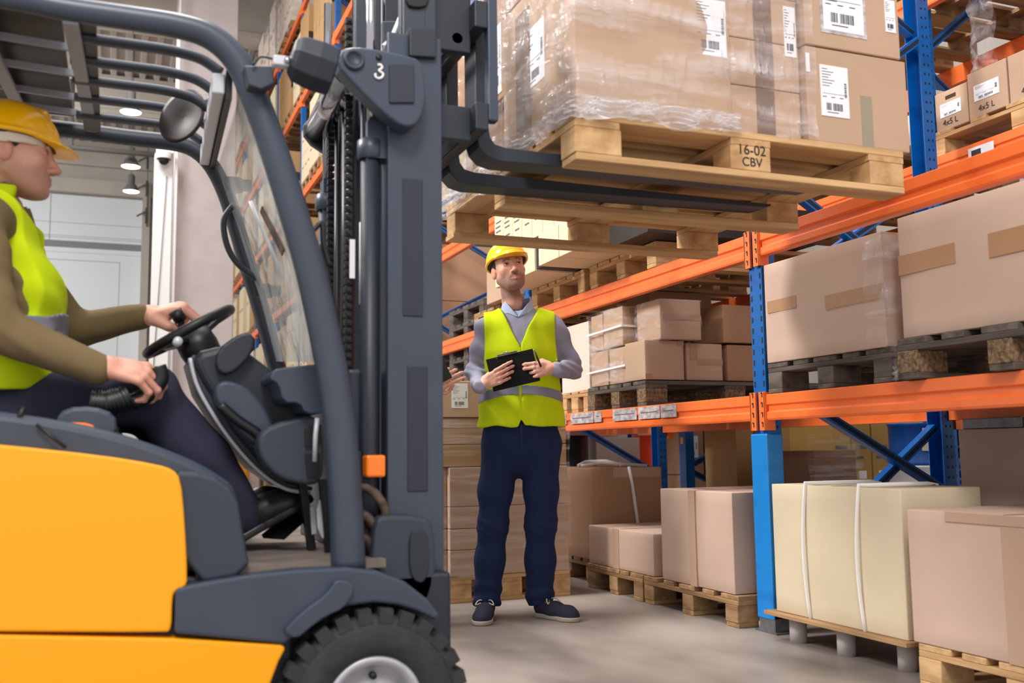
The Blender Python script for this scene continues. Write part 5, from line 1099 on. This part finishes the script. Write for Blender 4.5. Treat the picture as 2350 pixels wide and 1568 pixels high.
def shoe_pair(root, heel, ang, mat_u='shoe', mat_s='sole', laces=True, M4=None, L=.285):
    A = M4 or (Matrix.Translation((heel[0], heel[1], 0)) @ Matrix.Rotation(ang, 4, 'Z'))
    def up(P):       # toe towards -y, heel at origin
        d = chain(P, [((0, -.03, .045), .036), ((0, -.12, .040), .040), ((.0, -L+.075, .028), .040), ((0, -L+.052, .022), .034)], .03, 1.0)
        d = smin(d, rc(P, (0, -.035, .06), (0, -.02, .115), .036, .040), .03); d = smax(d, .012-P[2], .004); return smax(d, -rc(P, (0, -.01, .10), (0, .02, .2), .03, .04), .004)
    v, f = polys(up, (-.06, -L-.01, 0), (.06, .06, .17), .004); s = mesh_obj('shoe', [(xfv(v, A), f)], mat_u, root)
    def so(P):
        q = np.minimum(chain(P, [((0, -.028, .0), .040), ((0, -.12, .0), .040), ((0, -L+.08, 0), .047), ((0, -L+.055, 0), .042)], .03), 9) if False else chain((P[0], P[1], P[2]*0), [((0, -.028, 0), .038), ((0, -.12, 0), .036), ((0, -L+.08, 0), .045), ((0, -L+.052, 0), .040)], .03)
        return smax(q, np.abs(P[2]-.011)-.011, .004)
    v, f = polys(so, (-.06, -L-.01, -.01), (.06, .03, .04), .004); mesh_obj('sole', [(xfv(v, A), f)], mat_s, s)
    if laces:
        b = MB()
        for k in range(4): y = -.075-.022*k; z = .083-.006*k; b.tube([(-.024, y, z-.008), (0, y-.006, z+.001), (.024, y+.004, z-.008)], .0035, 6); b.tube([(-.022, y-.01, z-.010), (0, y, z), (.022, y-.012, z-.010)], .0032, 6)
        for sx in (-1, 1): b.tube(spline([(0, -.072, .088), (sx*.03, -.09, .094), (sx*.045, -.115, .075), (sx*.02, -.10, .082)], 4), .003, 6)
        b.xf(A); b.build('lace', 'lace', s)
shoe_pair(man, (-.150, .03), -.10); shoe_pair(man, (.100, .03), .78)
# clipboard and pen, held in the hands
RM = Matrix.Translation((MX, MY, 0)) @ Matrix.Rotation(-YAW, 4, 'Z')
cbm = RM @ Matrix.Translation((-.012, -.226, 1.212)) @ Matrix.Rotation(-.22, 4, 'Y') @ Matrix.Rotation(-.10, 4, 'X')
cb = thing('clipboard', tuple(cbm.translation), 'black clipboard held in both hands of the standing person', 'clipboard'); cb.rotation_euler = cbm.to_euler()
b = MB(); b.box(-.112, .122, .002, .006, -.080, .083); b.build('board', 'board', cb, .001)
b = MB(); b.box(-.055, .045, -.004, .0105, .080, .091); b.tube([(-.02, .0, .088), (-.02, .0, .096), (.0, .0, .096), (.0, .0, .088)], .003, 6); b.build('metal_clip', 'chrome', cb, .001)
for x_ in (-.06, .055): b = MB(); b.lathe([(0, -.001), (.003, -.001), (.003, .002)], (x_, .002, .074), 'y', 8); b.build('rivet', 'brownsteel', cb)
pa = RM @ Vector((.094, -.285, 1.308)); pb = RM @ Vector((.128, -.262, 1.225)); b = MB(); b.tube([pa, pa.lerp(pb, .2)], .0042, 10); b.tube([pa.lerp(pb, .2), pb], .0048, 10, mi=1)
pn = b.build('pen', ['chrome', 'black']); tag(pn, 'pen held in the standing person\'s hand beside the clipboard', 'pen')

# ---------------------------------------------------------------- the driver (world axes, facing +X)
DY = 2.87
HD = Matrix.Translation((-.275, DY-.02, 1.618)) @ Matrix.Rotation(math.pi/2+.06, 4, 'Z') @ Matrix.Rotation(.02, 4, 'X')
sh_n, el_n, wr_n = (-.325, 2.655, 1.385), (-.270, 2.60, 1.125), (-.045, 2.615, 1.035)
sh_f, el_f, wr_f = (-.29, 3.06, 1.385), (-.115, 3.13, 1.190), (.060, 3.08, 1.222)
hip_n, kn_n, an_n = (-.24, 2.78, .94), (.085, 2.765, .975), (.325, 2.77, .665)
hip_f, kn_f, an_f = (-.24, 2.96, .94), (.075, 2.985, .965), (.29, 2.98, .66)
dcore = lambda P: smin(smin(chain(P, [((-.27, DY, .95), .10), ((-.27, DY, 1.2), .10), ((-.31, DY, 1.38), .09), ((-.29, DY, 1.47), .05)], .03), chain(P, [(hip_n, .07), (kn_n, .045), (an_n, .03)]), .03), chain(P, [(hip_f, .07), (kn_f, .045), (an_f, .03)]), .03)
v0, f0 = polys(dcore, (-.45, 2.6, .6), (.42, 3.1, 1.55), .012)
g1v, g1f = hand_set(curl=(40, 52, 56, 58), spread=3, thumb=((.030, .022, -.008), (.046, .052, -.030), (.036, .084, -.044), (.026, .104, -.046)))
g2v, g2f = hand_set(curl=(72, 76, 78, 80), spread=1, thumb=((.030, .022, -.008), (.046, .050, -.028), (.034, .072, -.046), (.014, .080, -.052)))
g1 = xfv(g1v*1.13, frame3((wr_n[0]+.01, wr_n[1], wr_n[2]+.004), (.93, .0, -.16), (.22, -.62, .75), mirror=True)); g2 = xfv(g2v*1.25, frame3((wr_f[0]+.01, wr_f[1], wr_f[2]+.005), (.93, -.18, .26), (-.25, -.30, .9), mirror=False))
td = (1.02, .93, .92)
drv = mesh_obj('person', [(xfv(hv, HD), hf, head_tint(hv, .36, td)), (v0, f0), (g1, g1f, hand_tint(g1, td)), (g2, g2f, hand_tint(g2, td))], 'skin')
tag(drv, 'person driving the forklift in yellow hard hat, hi-vis vest and brown sweater', 'person')
head_extras(drv, HD, .03, strap=True)
dtor = lambda P, e=0.: smin(chain((P[0], DY+(P[1]-DY)*.66, P[2]), [((-.26, DY, .93), .118+e), ((-.268, DY, 1.08), .106+e), ((-.270, DY, 1.22), .108+e), ((-.305, DY, 1.36), .10+e)], .05), rc(P, (-.315, 2.70, 1.405), (-.305, 3.04, 1.405), .062+e, .062+e), .06)
def dbase(P, e=0.):
    d = dtor(P, e); d = smin(d, rc(P, (-.29, DY, 1.42), (-.285, DY-.01, 1.50), .075+e, .060+e), .03)
    d = smin(d, chain(P, [(sh_n, .066+e), (el_n, .054+e), (wr_n, .040+e)], .02), .03); return smin(d, chain(P, [(sh_f, .062+e), (el_f, .052+e), (wr_f, .038+e)], .02), .03)
def dsw(P):
    d = dbase(P)
    d = smax(d, -rc(P, (-.285, DY-.01, 1.46), (-.27, DY-.01, 1.62), .052, .06), .005)
    return smax(d, .985-P[2], .004)+wr(P, .0032, 44, .3, 9)+.0015*np.exp(-((P[0]+.22)/.06)**2)*np.sin(P[2]*120+P[0]*90)
v, f = polys(dsw, (-.46, 2.5, .91), (.14, 3.24, 1.55), .006); mesh_obj('sweater', [(v, f)], 'olive_knit', drv)
def dvest(P, e=.018):
    d = smax(smin(dtor(P, e), smax(dbase(P, e), 1.25-P[2], .04), .01), -dbase(P, -.012), .003); d = smax(d, .985-P[2], .003); d = smax(d, np.minimum(np.abs(P[1]-DY)-.158, P[2]-1.12), .006)
    d = smax(d, -rc(P, (-.25, DY, 1.40), (-.18, DY, 1.62), .075, .10), .004); vz = (P[2]-1.25)*.45; d = smax(d, -np.maximum(np.abs(P[1]-DY)-np.maximum(vz, 0), -(P[0]+.26)), .004)
    return d+wr(P, .005, 26, .3, 10)+.003*np.sin(P[2]*60+P[1]*30)
v, f = polys(dvest, (-.46, 2.6, .97), (-.08, 3.14, 1.52), .0055); mesh_obj('hi_vis_vest', [(v, f)], 'hi_vis_yellow', drv)
def dband(P): d = smax(dtor(P, .0255), -dtor(P, -.01), .002); return smax(d, np.abs(P[2]-1.135-.25*(P[0]+.25))-.027, .002)+wr(P, .005, 26, .3, 10)+.003*np.sin(P[2]*60+P[1]*30)
v, f = polys(dband, (-.46, 2.6, 1.03), (-.08, 3.14, 1.25), .0050); mesh_obj('reflective_band', [(v, f)], 'reflective', drv)
def dtr(P):
    d = rc((P[0], DY+(P[1]-DY)*.7, P[2]), (-.27, DY, .95), (-.25, DY, .93), .115, .115)
    for (a, k_, n_) in ((hip_n, kn_n, an_n), (hip_f, kn_f, an_f)): d = smin(d, chain(P, [(a, .092), (k_, .072), ((n_[0]*.55+k_[0]*.45, n_[1], n_[2]*.55+k_[2]*.45), .070), (n_, .058)], .03), .02)
    return d+wr(P, .004, 36, 1, 20)
v, f = polys(dtr, (-.42, 2.62, .58), (.42, 3.12, 1.1), .006); mesh_obj('trousers', [(v, f)], 'work_trousers', drv)
for (n_, z_) in ((an_n, 0), (an_f, 0)):
    A = Matrix.Translation((n_[0]-.02, n_[1], n_[2]-.085)) @ Matrix.Rotation(math.pi/2, 4, 'Z') @ Matrix.Rotation(-.50, 4, 'X'); shoe_pair(drv, None, 0, 'leather', 'leather', laces=False, M4=A, L=.25)

# ---------------------------------------------------------------- third person, almost wholly behind the mast
TX, TY = 1.30, 4.75
HT3 = Matrix.Translation((-.03, 0, 1.70)) @ Matrix.Rotation(math.pi/2-.3, 4, 'Z')
t3 = lambda P: smin(smin(chain(P, [((-.03, .0, .95), .11), ((-.03, .0, 1.2), .11), ((-.04, 0, 1.38), .10), ((-.03, 0, 1.5), .05)], .03), chain(P, [((-.04, -.08, .9), .07), ((-.04, -.09, .06), .04)]), .03), chain(P, [((-.04, .08, .9), .07), ((-.04, .09, .06), .04)]), .03)
v, f = polys(t3, (-.3, -.2, .03), (.2, .25, 1.6), .012); k1v, k1f = hand_set(curl=(20, 24, 28, 30))
w3 = (.155, -.10, 1.12); k1 = xfv(k1v, frame3(w3, (.80, -.1, .55), (.1, -1, .1)))
p3 = mesh_obj('person', [(xfv(hv, HT3), hf, head_tint(hv, .3, (1, .95, .95))), (v, f), (k1, k1f, hand_tint(k1, (1, .95, .95)))], 'skin')
tag(p3, 'person hidden behind the forklift mast, only a hand and dark sleeve showing', 'person'); place(p3, (TX, TY, 0), -YAW)
def jk(P):
    d = chain((P[0], P[1]*.8, P[2]), [((-.03, 0, .88), .13), ((-.03, 0, 1.15), .125), ((-.04, 0, 1.38), .115)], .04)
    d = smin(d, chain(P, [((-.03, -.15, 1.40), .06), ((.03, -.16, 1.13), .052), ((.165, -.10, 1.10), .042)], .02), .03); d = smin(d, chain(P, [((-.03, .15, 1.40), .06), ((-.03, .17, 1.13), .05), ((.02, .12, 1.02), .04)], .02), .03)
    return d+wr(P, .004, 36, 1, 14)
v, f = polys(jk, (-.22, -.26, .74), (.26, .26, 1.55), .008); mesh_obj('jacket', [(v, f)], 'dark_jacket', p3)
def tr3(P): return np.minimum(chain(P, [((-.03, -.07, .88), .10), ((-.03, -.09, .45), .07), ((-.03, -.09, .06), .06)], .04), chain(P, [((-.03, .07, .88), .10), ((-.03, .09, .45), .07), ((-.03, .09, .06), .06)], .04))
v, f = polys(tr3, (-.2, -.2, .04), (.15, .22, 1.0), .010); mesh_obj('trousers', [(v, f)], 'navy_trousers', p3)
for y_ in (-.09, .09):
    A = Matrix.Translation((-.06, y_, 0)) @ Matrix.Rotation(math.pi/2, 4, 'Z'); shoe_pair(p3, None, 0, 'leather', 'leather', laces=False, M4=A)
head_extras(p3, HT3, 0)
RM3 = Matrix.Translation((TX, TY, 0)) @ Matrix.Rotation(-YAW, 4, 'Z')
A = RM3 @ Matrix.Translation((.165, -.12, 1.205)) @ Matrix.Rotation(-.45, 4, 'Y') @ Matrix.Rotation(-.25, 4, 'X')
b = MB(); b.box(-.12, .075, -.004, .004, -.07, .04); b.xf(A); tag(b.build('clipboard', 'board', None, .001), 'second black clipboard poking out from behind the mast', 'clipboard')
